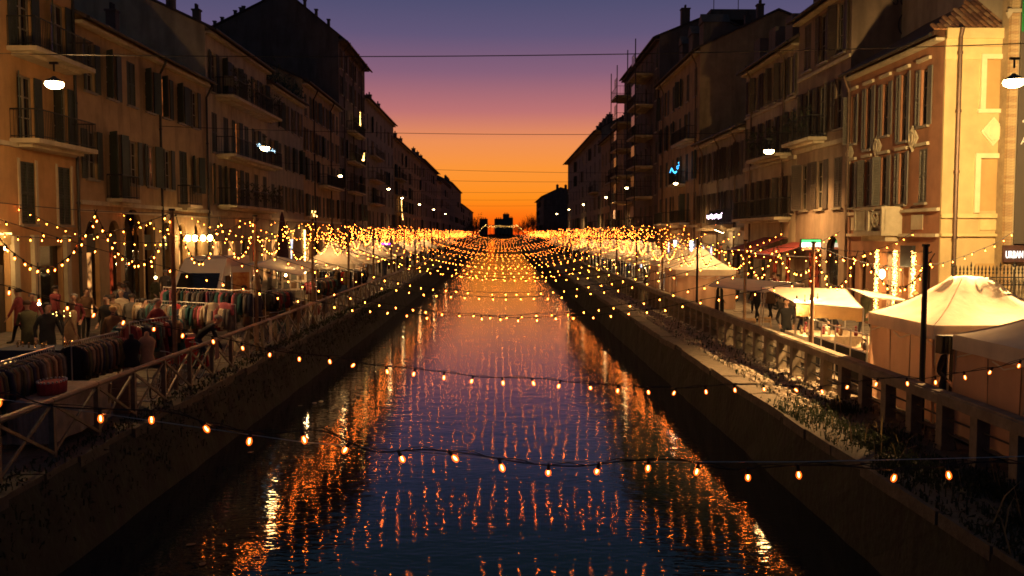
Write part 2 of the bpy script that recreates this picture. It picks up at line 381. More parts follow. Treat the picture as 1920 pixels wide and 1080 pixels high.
# ------------------------------------------------------------------ building kit
_wc = {}
def win_meshes(w, h, shm):
    k = (round(w, 2), round(h, 2), shm.name)
    if k in _wc: return _wc[k]
    f = MB(); t = .07; yb, yf = -.16, -.09
    f.box(-w / 2, -w / 2 + t, yb, yf, 0, h); f.box(w / 2 - t, w / 2, yb, yf, 0, h)
    f.box(-w / 2 + t, w / 2 - t, yb, yf, 0, t); f.box(-w / 2 + t, w / 2 - t, yb, yf, h - t, h)
    f.box(-.035, .035, yb + .005, yf + .01, t, h - t)
    for q in (.36, .68): f.box(-w / 2 + t, w / 2 - t, yb + .01, yf - .01, h * q - .02, h * q + .02)
    f.box(-w / 2 - .1, w / 2 + .1, .003, .12, -.10, -.01)                       # sill
    fr = f.mesh('window', FRAME)
    p = MB(); p.quad((-w / 2, -.135, 0), (w / 2, -.135, 0), (w / 2, -.135, h), (-w / 2, -.135, h))
    panes = {mm.name: (p.mesh('pane', mm)) for mm in (GLASS, W_LIT, W_DIM)}
    s = MB(); sw = w / 2; hh = h + .04
    s.box(0, .06, 0, .045, 0, hh); s.box(sw - .06, sw, 0, .045, 0, hh)
    for zc in (0, hh * .5 - .04, hh - .08): s.box(.06, sw - .06, 0, .045, zc, zc + .08)
    n = max(6, int(h / .11))
    for i in range(n):
        z = .09 + (hh - .2) * i / n
        s.add([(.06, .006, z), (sw - .06, .006, z), (sw - .06, .038, z + .05), (.06, .038, z + .05)], [(3, 2, 1, 0)])
        s.add([(.06, .038, z + .05), (sw - .06, .038, z + .05), (sw - .06, .012, z + .06), (.06, .012, z + .06)], [(3, 2, 1, 0)])
    s.quad((.06, .004, .08), (sw - .06, .004, .08), (sw - .06, .004, hh - .08), (.06, .004, hh - .08))
    sh = s.mesh('shutter', shm)
    _wc[k] = (fr, panes, sh); return _wc[k]
def window(bld, rz, x, y, z, w=1.0, h=1.9, shut='open', lit=None, shm=SHUT):
    fr, panes, sh = win_meshes(w, h, shm)
    L = bld.location
    o = inst('window', fr, bld, (x - L.x, y - L.y, z - L.z), (0, 0, rz))
    inst('pane', panes[(lit or GLASS).name], o)
    if shut == 'open':
        a = rnd.choice((0, 0, 0, .15, .5, .9)); inst('shutter', sh, o, (w / 2, .03, -.02), (0, 0, a))
        a = rnd.choice((0, 0, 0, .15, .4)); inst('shutter', sh, o, (-w / 2, .03 + .045 * math.cos(a), -.02), (0, 0, PI - a))
    elif shut == 'closed':
        inst('shutter', sh, o, (-w / 2, -.05, -.02), (0, 0, 0)); inst('shutter', sh, o, (0, -.05, -.02), (0, 0, 0))
    elif shut == 'half':
        inst('shutter', sh, o, (0, -.05, -.02), (0, 0, 0)); inst('shutter', sh, o, (-w / 2, .075, -.02), (0, 0, PI))
    return o
def wall_grid(m, P, u0, u1, z0, z1, holes, nrm, reveal=.2, seg=7):
    """wall with real openings. P(u, z, depth) -> point. holes: (ua, ub, za, zb, arch)"""
    us = sorted({u0, u1, *[max(u0, min(u1, h[0])) for h in holes], *[max(u0, min(u1, h[1])) for h in holes]})
    zs = sorted({z0, z1, *[h[2] for h in holes if z0 < h[2] < z1], *[h[3] for h in holes if z0 < h[3] < z1]})
    for i in range(len(us) - 1):
        if us[i + 1] - us[i] < 1e-4: continue
        for j in range(len(zs) - 1):
            uc = (us[i] + us[i + 1]) / 2; zc = (zs[j] + zs[j + 1]) / 2
            if any(h[0] < uc < h[1] and h[2] < zc < h[3] for h in holes): continue
            m.quad(P(us[i], zs[j], 0), P(us[i + 1], zs[j], 0), P(us[i + 1], zs[j + 1], 0), P(us[i], zs[j + 1], 0))
    for h in holes:
        a, b_, c, d = h[:4]; arch = len(h) > 4 and h[4]
        if not arch:
            for (p, q) in (((a, c), (b_, c)), ((b_, c), (b_, d)), ((b_, d), (a, d)), ((a, d), (a, c))):
                m.quad(P(*p, 0), P(*q, 0), P(*q, reveal), P(*p, reveal))
        else:
            r = (b_ - a) / 2; cu = (a + b_) / 2; zc = d - r
            for (p, q) in (((a, zc), (a, c)), ((a, c), (b_, c)), ((b_, c), (b_, zc))):
                m.quad(P(*p, 0), P(*q, 0), P(*q, reveal), P(*p, reveal))
            pts = [(cu + r * math.cos(PI * k / (2 * seg)), zc + r * math.sin(PI * k / (2 * seg))) for k in range(2 * seg + 1)]
            for k in range(2 * seg):
                p, q = pts[k], pts[k + 1]
                m.quad(P(*p, 0), P(*q, 0), P(*q, reveal), P(*p, reveal))
                m.quad(P(p[0], d, 0), P(q[0], d, 0), P(*q, 0), P(*p, 0))
class Bld:
    def __init__(s, name, label, side, y0, y1, eave, wm_, ridge=None, ridge_x=5, depth=11, F=None, base=0.0, roofm=None, over=.55, hip=False, cat='building', group=None):
        s.side = side; s.F = F if F is not None else (LF if side < 0 else RF); s.y0, s.y1, s.eave, s.wm = y0, y1, eave, wm_
        s.base = .33 if side < 0 else 0.0
        s.ridge = ridge if ridge else eave + 2.2; s.rx = ridge_x; s.depth = depth; s.over = over; s.roofm = roofm or ROOF; s.hip = hip
        s.e = thing(name, label, cat, (s.F, y0, s.base), group=group); s.rz = R(-90) if side < 0 else R(90)
        s.holes = []
    def X(s, out): return s.F - s.side * out        # out: metres in front of the facade
    def win(s, y, z, w=1.0, h=1.9, **k):
        s.holes.append((y - w / 2, y + w / 2, z, z + h)); return window(s.e, s.rz, s.F, y, z, w, h, **k)
    def hole(s, y, z, w, h, arch=False): s.holes.append((y - w / 2, y + w / 2, z, z + h, arch))
    def lit_panel(s, y, z, w, h, m_, name='shop_window', inset=.18):
        mb = MB(); x = s.X(-inset); mb.quad((x, y - w / 2, z), (x, y + w / 2, z), (x, y + w / 2, z + h), (x, y - w / 2, z + h)); return mb.build(name, m_, s.e)
    def band(s, z, h, d, name='cornice', mt=None, y0=None, y1=None, slope=False):
        mb = MB(); y0 = s.y0 if y0 is None else y0; y1 = s.y1 if y1 is None else y1
        mb.box(s.X(-.02), s.X(d), y0 + .004, y1 - .004, z, z + h); 
        if slope: mb.box(s.X(-.02), s.X(d * .55), y0 + .004, y1 - .004, z - h * .8, z - .003)
        return mb.build(name, mt or TRIM, s.e)
    def box(s, name, o0, o1, y0, y1, z0, z1, mt):
        mb = MB(); mb.box(s.X(o0), s.X(o1), y0, y1, z0, z1); return mb.build(name, mt, s.e)
    def pipe(s, y, z0, z1, r=.06):
        mb = MB(); x = s.X(.12); mb.tube([(s.X(s.over - .05), y, z1), (s.X(s.over - .1), y, z1 - .25), (x, y, z1 - .9), (x, y, z0)], r, 7)
        for z in range(int(z0) + 1, int(z1) - 1, 2): mb.tube([(x, y, z), (x, y, z + .08)], r * 1.35, 7)
        return mb.build('downpipe', IRON if s.side < 0 else PIPE, s.e)
    def balcony(s, y0, y1, z, d=1.0, rail='iron', mt=None, plants=False, step=.13):
        mb = MB(); mb.box(s.X(-.02), s.X(d), y0, y1, z - .16, z); mb.box(s.X(-.02), s.X(d * .6), y0 + .3, y1 - .3, z - .28, z - .163)
        sl = mb.build('balcony', mt or TRIM, s.e)
        rb = MB(); xo = s.X(d - .05); xi = s.X(0.02); H = 1.02
        rb.tube([(xi, y0 + .05, z + H), (xo, y0 + .05, z + H), (xo, y1 - .05, z + H), (xi, y1 - .05, z + H)], .025, 5)
        rb.tube([(xi, y0 + .05, z + .09), (xo, y0 + .05, z + .09), (xo, y1 - .05, z + .09), (xi, y1 - .05, z + .09)], .015, 4)
        n = max(2, int((y1 - y0) / step))
        for i in range(n + 1):
            y = y0 + .05 + (y1 - y0 - .1) * i / n; rb.tube([(xo, y, z + .0), (xo, y, z + H)], .011, 4, False)
        n = max(2, int(d / step))
        for i in range(n):
            f = i / n; x = xi + (xo - xi) * f
            for y in (y0 + .05, y1 - .05): rb.tube([(x, y, z), (x, y, z + H)], .011, 4, False)
        r = rb.build('railing', IRON, sl, world=False)
        if plants:
            pb = MB()
            for i in range(int((y1 - y0) * 42)):
                y = rnd.uniform(y0, y1); x = s.X(d + rnd.uniform(-.35, .12)); zz = z + rnd.uniform(.4, 1.5); q = rnd.uniform(.05, .16)
                pb.add([(x, y, zz), (x + rnd.uniform(-q, q), y + q, zz + rnd.uniform(-q, q)), (x + rnd.uniform(-q, q), y + rnd.uniform(-q, q), zz + q)], [(0, 1, 2)])
            tag(pb.build('plants', FOL, sl, world=False), kind='stuff')
        return sl
    def chimney(s, y, out, h=1.4, w=.5, pot=True):
        # stands on the roof slope
        ox = -out
        z = s.eave + (s.ridge - s.eave) * max(0, min(1, ox / s.rx)) - .3 if ox <= s.rx else s.ridge - (ox - s.rx) / max(.1, s.depth - s.rx) * (s.ridge - s.eave) - .3
        mb = MB(); x = s.X(out); mb.box(x - w / 2, x + w / 2, y - w / 2, y + w / 2, z, z + h + .3); mb.box(x - w / 2 - .06, x + w / 2 + .06, y - w / 2 - .06, y + w / 2 + .06, z + h + .3, z + h + .4)
        c = mb.build('chimney', P_DARK, s.e)
        if pot:
            pb = MB(); 
            for q in (-.13, .13): pb.cyl(x, y + q, z + h + .4, z + h + .75, .09, 7)
            pb.build('chimney_pot', ROOF, c, world=False)
        return c
    def done(s):
        m = MB(); F, sd = s.F, s.side
        P = lambda u, z, dep: (F + sd * dep, u, z)
        wall_grid(m, P, s.y0, s.y1, s.base - .5, s.eave, s.holes, -sd)
        xb = F + sd * s.depth; xr = F + sd * s.rx
        g = 0 if s.hip else 1
        for y in (s.y0, s.y1):
            m.add([(F, y, s.base - .5), (xb, y, s.base - .5), (xb, y, s.eave), (xr, y, s.ridge if g else s.eave), (F, y, s.eave)], [(0, 1, 2, 3, 4) if y == s.y0 else (4, 3, 2, 1, 0)])
        m.quad((xb, s.y0, s.base - .5), (xb, s.y1, s.base - .5), (xb, s.y1, s.eave), (xb, s.y0, s.eave))
        w = m.build('wall', s.wm, s.e)
        r = MB(); T = .16; ov = s.over; sl = (s.ridge - s.eave) / s.rx
        ex = F - sd * ov; ez = s.eave - sl * ov; ex2 = xb + sd * .3
        ya, yb = s.y0 - .12, s.y1 + .12
        if s.hip: yra, yrb = s.y0 + s.rx, s.y1 - s.rx
        else: yra, yrb = ya, yb
        for z_ in (0, ):
            v = [(ex, ya, ez), (ex, yb, ez), (xr, yrb, s.ridge + .02), (xr, yra, s.ridge + .02), (ex2, ya, s.eave), (ex2, yb, s.eave)]
            up = [(a, b_, c + T) for a, b_, c in v]
            r.add(v + up, [(0, 1, 2, 3), (3, 2, 5, 4), (6, 9, 8, 7), (9, 10, 11, 8), (0, 6, 7, 1), (4, 5, 11, 10), (0, 3, 9, 6), (3, 4, 10, 9), (1, 7, 8, 2), (2, 8, 11, 5)])
        r.build('roof', s.roofm, s.e)
        gm = MB(); gx = ex - sd * .07; gm.tube([(gx, s.y0, ez + .06), (gx, s.y1, ez + .06)], .075, 6); gm.build('gutter', IRON, s.e)
        eb = MB(); eb.box(s.X(0.005), s.X(ov * .7), s.y0 + .01, s.y1 - .01, s.eave - .42, s.eave - .12 - sl * ov * .7); eb.build('eave_cornice', s.wm if s.wm is P_DARK else TRIM, s.e)
        return s
def row(b, ys, z, w, h, pshut=('open', 'open', 'open', 'closed'), plit=.06, shm=SHUT, dim=.1):
    for y in ys:
        q = rnd.random(); lit = W_LIT if q < plit else (W_DIM if q < plit + dim else None)
        b.win(y, z, w, h, shut=rnd.choice(pshut) if not (lit is W_LIT) else 'open', lit=lit, shm=shm)
def lin(a, b_, n): return [a + (b_ - a) * i / (n - 1) for i in range(n)] if n > 1 else [(a + b_) / 2]

# ---- left bank
B1 = Bld('apartment_building', 'orange plastered house with iron balconies and a lit shopfront, at the photo edge', -1, 22, 36.3, 14.4, P_ORANGE)
for z in (7.15, 10.35):
    for y in (29.6, 32.55, 35.1): B1.win(y, z, 1.05, 2.35, shut='open', shm=SHUT, lit=None)
    B1.balcony(31.4, 35.9, z, 1.05, step=.12)
B1.win(26.6, 7.9, 1.0, 1.7); B1.win(26.6, 11, 1.0, 1.7)
for y in (26.6, 29.6, 32.5, 35.2): B1.win(y, 4.15, .95, 2.25, shut='closed')
B1.band(6.85, .16, .14); B1.band(13.4, .2, .16)
for y in (26.6, 29.6, 32.5, 35.2):
    for q in (-.6, .6): B1.box('window_surround', .005, .045, y + q - .07, y + q + .07, 4.1, 6.5, TRIM)
B1.hole(30.0, .33, 2.3, 3.05); B1.hole(33.9, .33, 1.9, 3.0)
B1.hole(27, .33, 2.2, 3.05)
B1.lit_panel(30.0, .33, 2.3, 3.05, SHOP, 'shop_window', .55)
B1.lit_panel(27.0, .33, 2.2, 3.05, SHOPR, 'shop_window', .5)
B1.lit_panel(33.9, .33, 1.9, 3.0, GLASS, 'shop_window')
for y in (28.6, 31.35, 32.7, 35.1): B1.box('pilaster', .005, .16, y - .17, y + .17, .3, 3.75, TRIM)
B1.box('shop_fascia', .01, .10, 28.85, 31.1, 3.42, 3.75, mat('fascia_cream', (.5, .36, .16), var=.2, scale=6))
B1.box('light_strip', .10, .16, 28.9, 31.05, 3.76, 3.83, E_WARM)
B1.box('shop_door', -.25, -.2, 30.2, 31.1, .33, 2.7, SHUTB)
B1.pipe(36.1, .4, 14.1); B1.done()

B2 = Bld('apartment_building', 'long ochre two storey house with green shutters and arched ground floor doorways', -1, 36.35, 52.35, 12.7, P_OCHRE)
ys = [37.6 + 2.12 * i for i in range(7)]
for i, y in enumerate(ys):
    B2.win(y, 9.75, .95, 2.0, shut='closed' if i == 2 else 'open', lit=W_LIT if i == 4 else None)
    if i in (1, 5):
        B2.win(y + .2, 5.35, 1.15, 2.9, shut='open' if i == 1 else 'closed'); B2.balcony(y - .8, y + 1.2, 5.35, .7)
    else: B2.win(y, 6.1, .95, 2.0, shut='open', lit=W_DIM if i == 3 else None)
B2.band(5.0, .18, .14); B2.band(4.7, .10, .08)
for i, y in enumerate((37.5, 39.6, 43.5, 45.7, 48.0, 50.4)):
    B2.hole(y, .33, 1.15, 4.05, True); B2.lit_panel(y, .33, 1.15, 3.2 if i < 2 else 4.05, [SHOP, SHOPR, GLASS, GLASS, SHOP, SHOP][i], 'shop_window', .35)
    if i < 4:
        mb = MB(); mb.box(B2.X(-.2), B2.X(-.1), y - .45, y + .45, 3.0, 3.75); mb.build('awning_box', SHUT, B2.e)
B2.hole(41.65, .33, 2.1, 4.6, True); B2.lit_panel(41.65, .33, 2.1, 4.6, GLASS, 'portal', .4)
B2.pipe(45.0, .4, 12.6); B2.pipe(52.1, .4, 12.6); B2.chimney(38, -3, 1.3); B2.chimney(47, -3, 1.3); B2.done()

B3 = Bld('apartment_building', 'taller cream house with three long curved iron balconies', -1, 52.4, 66.0, 15.9, P_CREAM, ridge=19.6, ridge_x=8, depth=16)
for z in (5.55, 8.65, 12.2):
    row(B3, lin(53.8, 65, 6), z + .05, 1.0, 2.35, pshut=('open', 'closed', 'closed'), plit=.15, shm=SHUT)
    B3.balcony(54.0, 65.8, z, 1.15, step=.16, plants=(z != 8.65))
for i, y in enumerate(lin(54, 65, 5)):
    B3.hole(y, .33, 1.6, 3.0); B3.lit_panel(y, .33, 1.6, 3.0, [SHOP, SHOP, GLASS, SHOPR, SHOP][i])
B3.band(4.9, .25, .2)
mb = MB(); mb.box(B3.X(.2), B3.X(.85), 55.2, 55.95, 12.9, 13.5); mb.cyl(B3.X(.5), 55.5, 13.05, 13.3, .0, 8); mb.build('air_conditioner', FRAME, B3.e)
for y, o in ((53, -4), (53.2, -5), (54, -2.5), (58, -6), (60, -3)): B3.chimney(y, o, 1.3, .45)
B3.done()

B4 = Bld('apartment_building', 'cream house with planted roof terrace and narrow unshuttered windows', -1, 66.05, 77.8, 15.1, P_GREY)
for z in (5.6, 8.9, 12.1): row(B4, lin(67.3, 76.6, 5), z, .9, 1.95, plit=.22)
for i, y in enumerate(lin(67.5, 76.5, 4)): B4.hole(y, .33, 1.7, 3.0); B4.lit_panel(y, .33, 1.7, 3.0, [SHOP, SHOP, SHOPB, SHOP][i])
mb = MB()
for i in range(700):
    y = rnd.uniform(66.3, 77.5); x = B4.X(rnd.uniform(-1.6, .4)); z = 15.2 + abs(rnd.gauss(.5, .55)); q = rnd.uniform(.1, .26)
    mb.add([(x, y, z), (x + rnd.uniform(-q, q), y + q, z + rnd.uniform(-q, q)), (x + rnd.uniform(-q, q), y + rnd.uniform(-q, q), z + q)], [(0, 1, 2)])
tag(mb.build('terrace_plants', FOL, B4.e), kind='stuff'); B4.band(4.8, .2, .15); B4.done()

B4b = Bld('apartment_building', 'ochre house with downpipes and shutters in front of the big dark gable', -1, 77.85, 95.3, 17.2, P_OCHRE)
for z in (5.4, 8.6, 11.2, 14.2): row(B4b, lin(79, 94, 7), z, 1.0, 1.9, plit=.04)
B4b.pipe(82, .4, 17); B4b.pipe(90, .4, 17); B4b.balcony(84, 93, 8.4, .9)
for i, y in enumerate(lin(79.5, 94, 5)): B4b.hole(y, .33, 1.8, 3.0); B4b.lit_panel(y, .33, 1.8, 3.0, [SHOP, GLASS, SHOP, SHOP, SHOP][i])
B4b.band(4.8, .2, .15); B4b.done()

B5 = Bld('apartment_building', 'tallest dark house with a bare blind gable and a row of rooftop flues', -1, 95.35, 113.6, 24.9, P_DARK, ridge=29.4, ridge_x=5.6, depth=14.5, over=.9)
for z in (5.4, 8.8, 12.2, 15.6, 18.8, 21.6): row(B5, lin(97, 112, 6), z, 1.0, 2.0, pshut=('closed', 'open'), plit=.05)
for z in (8.6, 12.0, 15.4): B5.balcony(100, 108, z, .9, step=.25, plants=(z > 12))
for y in (98, 104, 110): B5.pipe(y, .4, 24.6)
for k, o in enumerate((-13.2, -12.4, -11.0, -10.4, -10.1, -8.0, -5.0, -3.6, -2.4, -1.1)): B5.chimney(95.9, o, .75, .28, pot=False)
B5.win(95.2, 0, .1, .1) if False else None
for i, y in enumerate(lin(97.5, 112, 5)): B5.hole(y, .33, 1.8, 3.0); B5.lit_panel(y, .33, 1.8, 3.0, SHOP)
B5.done()
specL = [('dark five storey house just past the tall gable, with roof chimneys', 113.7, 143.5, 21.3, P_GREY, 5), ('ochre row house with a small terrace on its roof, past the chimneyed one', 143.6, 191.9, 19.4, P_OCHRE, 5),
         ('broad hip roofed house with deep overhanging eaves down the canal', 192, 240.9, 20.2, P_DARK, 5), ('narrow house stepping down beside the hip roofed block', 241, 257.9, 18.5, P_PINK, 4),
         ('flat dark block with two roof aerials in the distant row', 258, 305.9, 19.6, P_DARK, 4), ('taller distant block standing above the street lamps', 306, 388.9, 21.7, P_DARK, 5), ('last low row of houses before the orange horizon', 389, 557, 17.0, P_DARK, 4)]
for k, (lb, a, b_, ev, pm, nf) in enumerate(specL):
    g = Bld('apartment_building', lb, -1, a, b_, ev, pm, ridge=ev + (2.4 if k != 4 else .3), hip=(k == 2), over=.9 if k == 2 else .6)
    n = min(9, max(3, int((b_ - a) / 4.2)))
    for f in range(nf): row(g, lin(a + 2, b_ - 2, n), 4.8 + f * (ev - 5.6) / nf, 1.1, 2.0, plit=.07, pshut=('open', 'closed', None))
    for i, y in enumerate(lin(a + 2, b_ - 2, max(2, n // 2))): g.hole(y, .33, 2.0, 3.0); g.lit_panel(y, .33, 2.0, 3.0, rnd.choice((SHOP, SHOP, GLASS)))
    if k < 2:
        for f in (1, 2, 3): g.balcony(a + 3, a + 12, 4.7 + f * (ev - 5.6) / nf, .9, step=.3)
        for q in range(5): g.chimney(a + 2 + q * 4.3, -1.0 - (q % 2), 1.2, .6)
    else:
        for q in range(3): g.chimney(a + 5 + q * 9, -2.0, 1.4, .8)
    g.band(4.5, .2, .2); g.done()

# ---- right bank
R1 = Bld('apartment_building', 'brick red two storey house with floodlit yellow end wall and tiled hip roof', 1, 31, 39.25, 10.95, P_RED, ridge=13.6, ridge_x=4.2, depth=8.4, over=.45, hip=True, roofm=mat('roof_underlay', (.10, .05, .03), var=.3))
ysr = [32.35 + 1.62 * i for i in range(5)]
for i, y in enumerate(ysr):
    if i in (1, 3): R1.win(y, 7.35, .62, 2.55, shut='open', shm=SHUTG)
    else: R1.win(y, 7.75, .62, 2.05, shut='open', shm=SHUTG)
    R1.win(y, 4.95, .62, 1.95, shut='closed' if i == 0 else 'open', shm=SHUTG)
    for z, h in ((10.42 if i not in (1, 3) else 10.42, .12), (7.0, .12)): R1.box('window_hood', .02, .13, y - .48, y + .48, z - .36 if z > 9 else z, (z - .36 if z > 9 else z) + h, TRIM)
def diamond(b, u, z, s_, end=False):
    mb = MB()
    def rhomb(r, o):
        pts = [(0, -r * 1.15), (r, 0), (0, r * 1.15), (-r, 0)]
        f = lambda du, dz, out: ((b.F + b.side * (u + du), b.y0 - .10 - out, z + dz) if end else (b.X(out), u + du, z + dz))
        vs = [f(p[0], p[1], .004) for p in pts] + [f(p[0], p[1], o) for p in pts]
        mb.add(vs, [(4, 5, 6, 7), (0, 1, 5, 4), (1, 2, 6, 5), (2, 3, 7, 6), (3, 0, 4, 7)])
    rhomb(s_, .07); rhomb(s_ * .82, .10); 
    f = (lambda du, dz, o: (b.F + b.side * (u + du), b.y0 - .10 - o, z + dz)) if end else (lambda du, dz, o: (b.X(o), u + du, z + dz))
    q = s_ * .3
    for (a1, a2) in (((-q, -q), (q, -q)), ((q, -q), (q, q)), ((q, q), (-q, q)), ((-q, q), (-q, -q))): mb.obox(f(*a1, .12), f(*a2, .12), .03, .04)
    for sgn in (-1, 1):
        mb.obox(f(-q * .5, sgn * s_ * .62, .12), f(0, sgn * s_ * .78, .12), .03, .02); mb.obox(f(q * .5, sgn * s_ * .62, .12), f(0, sgn * s_ * .78, .12), .03, .02)
    return mb.build('relief_diamond', mat('trim_pale_yellow', (.74, .62, .38), var=.08, dirt=.2) if end else TRIM, b.e)
for y in (ysr[0] + .8, ysr[2] + .7, ysr[4] + .3): diamond(R1, y, 7.35, .42)
R1.band(4.6, .12, .12); R1.band(3.68, .12, .14)
for k in range(4): R1.box('panel_moulding', .01, .035, 32.2 + k * 1.9, 33.1 + k * 1.9, 3.95, 4.5, TRIM)
# balcony with stone lattice
mb = MB(); mb.box(R1.X(-.01), R1.X(.8), 33.9, 36.6, 3.72, 3.9); mb.box(R1.X(-.01), R1.X(.55), 34.1, 36.4, 3.5, 3.717); bal = mb.build('balcony', TRIM, R1.e)
mb = MB()
for (y0_, y1_) in ((33.9, 34.05), (35.15, 35.35), (36.45, 36.6)): mb.box(R1.X(.68), R1.X(.8), y0_, y1_, 3.9, 4.75)
mb.box(R1.X(.66), R1.X(.82), 33.88, 36.62, 4.75, 4.85); mb.box(R1.X(.0), R1.X(.66), 33.9, 34.0, 3.9, 4.85); mb.box(R1.X(.0), R1.X(.66), 36.5, 36.6, 3.9, 4.85)
for k in range(9):
    y = 35.4 + k * .13; mb.tube([(R1.X(.74), y, 3.92), (R1.X(.74), y + .02, 4.3), (R1.X(.74), y, 4.73)], [.045, .02, .045], 5)
for a1, a2 in (((34.1, 3.95), (35.1, 4.7)), ((35.1, 3.95), (34.1, 4.7))): mb.obox((R1.X(.74), *a1), (R1.X(.74), *a2), .05, .07)
ring = [(R1.X(.74), 34.6 + .27 * math.cos(t_ * PI / 8), 4.33 + .27 * math.sin(t_ * PI / 8)) for t_ in range(17)]; mb.tube(ring, .035, 5)
mb.build('balustrade', TRIM, bal, world=False)
# ground floor shop: lit bays
for (y, w, z1, mt_) in ((34.9, 1.25, 3.1, SHOP), (33.2, .85, 3.0, SHOP), (37.5, .7, 2.8, GLASS), (38.6, .6, 2.8, GLASS), (31.8, .5, 2.8, GLASS)):
    R1.hole(y, .0, w, z1); R1.lit_panel(y, 0, w, z1, mt_, 'shop_window')
R1.box('shop_sign', .02, .14, 32.7, 33.7, 2.55, 3.35, BLACKP)
# yellow end wall
mb = MB(); Pe = lambda u, z, dep: (RF + u, 31 - .10 + dep, z)
mb.add([(RF, 30.9, 0), (RF, 30.9, 10.93), (RF, 30.999, 10.93), (RF, 30.999, 0)], [(0, 1, 2, 3)]); wall_grid(mb, Pe, 0, 8.3, .0, 10.93, [(1.40, 3.4, 8.15, 9.85), (1.30, 3.4, 4.6, 6.42)], -1, .09)
mb.build('end_wall', P_YEL, R1.e)
mb = MB(); mb.box(RF + 1.35, RF + 3.5, 30.96, 30.99, 8.1, 9.9); mb.build('blind_window_panel', P_YELD, R1.e); mb = MB(); mb.box(RF + 1.25, RF + 3.5, 30.96, 30.99, 4.5, 6.5); mb.build('blind_window_panel', P_YELD, R1.e)
mb = MB()
for (x0, x1, z0, z1) in ((1.22, 1.398, 8.14, 10.02), (1.401, 3.6, 9.86, 10.02), (1.14, 3.6, 8.0, 8.137), (1.12, 1.298, 4.53, 6.6), (1.301, 3.6, 6.43, 6.6)): mb = MB(); mb.box(RF + x0, RF + x1, 30.79, 30.897, z0, z1); mb.build('window_surround', mat('trim_pale_yellow', (.74, .62, .38), var=.08, dirt=.2), R1.e)
for (z0, z1, d_) in ((10.3, 10.9, .06), (9.85, 10.28, .04), (10.55, 10.9, .14), (4.35, 4.5, .10), (2.9 + .8, 2.9 + .9, .12)): mb = MB(); mb.box(RF - .03, RF + 8, 31 - .11 - d_, 30.897, z0, z1); mb.build('cornice', mat('trim_yellowish', (.62, .47, .22), var=.1, dirt=.3), R1.e)
mb = MB(); mb.box(RF + 1.35, RF + 3.3, 30.86, 30.897, 3.92, 4.28); mb.build('panel_moulding', mat('trim_yellowish', (0, 0, 0)), R1.e)
mb = MB(); mb.box(RF + 1.25, RF + 3.4, 30.87, 30.897, 0, 2.75); mb.build('garage_door', P_YELD, R1.e)
diamond(R1, 1.72, 7.36, .44, True)
mb = MB(); mb.tube([(RF + .42, 30.6, 10.9), (RF + .42, 30.74, 10.6), (RF + .42, 30.74, .2)], .075, 8)
for z in (3.6, 5.9, 8.0, 10.0): mb.tube([(RF + .42, 30.74, z), (RF + .42, 30.74, z + .1)], .10, 8)
mb.build('downpipe', PIPE, R1.e)
# barrel tiles on the end slope and along the canal eave
tm = MB()
for i in range(6):
    a0, a1 = PI * i / 6, PI * (i + 1) / 6
    r0, r1 = .115, .095
    tm.quad((-r0 * math.cos(a0), 0, r0 * .7 * math.sin(a0)), (-r0 * math.cos(a1), 0, r0 * .7 * math.sin(a1)), (-r1 * math.cos(a1), .44, r1 * .7 * math.sin(a1)), (-r1 * math.cos(a0), .44, r1 * .7 * math.sin(a0)))
tm.quad((-.115, 0, 0), (.115, 0, 0), (.095, .0, .05), (-.095, .0, .05))
TILES = [tm.mesh('roof_tile', t_) for t_ in (TILE, mat('terracotta_pale', (.42, .24, .12), var=.3, scale=5), mat('terracotta_dark', (.20, .09, .05), var=.3, scale=5))]
ez = 10.95 - (13.6 - 10.95) / 4.2 * .45
slope_e = math.atan2(13.62 - ez, 4.3); L0 = R1.e.location
for rr in range(9):
    for cc in range(27):
        x = RF - .35 + cc * .235; dy = rr * .37
        if x < RF - .35 + dy * .92 or x > RF + 5.2: continue
        inst('roof_tile', rnd.choice(TILES), R1.e, (x - L0.x, 31 - .14 + dy * math.cos(slope_e) - L0.y, ez + .19 + dy * math.sin(slope_e) - L0.z), (slope_e, 0, 0))
R1.pipe(39.1, .2, 10.9); R1.done()

R2 = Bld('apartment_building', 'tall dark four storey house with dormers and a graffiti painted side wall', 1, 39.3, 46.2, 14.9, P_PINK, ridge=18.5, ridge_x=6, depth=15)
for z in (5.0, 8.6, 12.0): row(R2, (40.5, 42.7, 44.9), z, 1.0, 2.3, plit=0, shm=SHUTB, dim=0)
R2.balcony(42.0, 46.0, 8.4, .9, plants=True); R2.band(7.9, .2, .15); R2.band(11.6, .15, .1)
R2.hole(41.0, 0, 1.5, 3.7, True); R2.lit_panel(41.0, 0, 1.5, 3.7, GLASS, 'portal'); R2.hole(43.6, 0, 2.0, 2.9); R2.lit_panel(43.6, 0, 2, 2.9, SHOPR)
for y in (41.5, 44.5):
    mb = MB(); mb.box(R2.X(-.3), R2.X(-2.2), y - .6, y + .6, 15, 16.6); d_ = mb.build('dormer', P_DARK, R2.e)
# graffiti: outlined throw-up letters on the dark side wall
mb = MB()
def gl(cx, cz, r, n=14, a0=0, a1=2 * PI):
    mb.tube([(cx + r * math.cos(a0 + (a1 - a0) * i / n) * .8, 39.28, cz + r * math.sin(a0 + (a1 - a0) * i / n)) for i in range(n + 1)], .035, 4)
for i, cx in enumerate((18.0, 18.9, 19.8, 20.9, 21.6)): gl(cx, 13.0 + .15 * (i % 2), .55, a0=.4 * i, a1=.4 * i + 5.2); gl(cx + .1, 13.1, .2)
for i in range(6): gl(17.4 + i * .35, 14.0, .14, 6)
mb.build('graffiti', mat('graffiti_line', (.05, .045, .045)), R2.e)
R2.done()
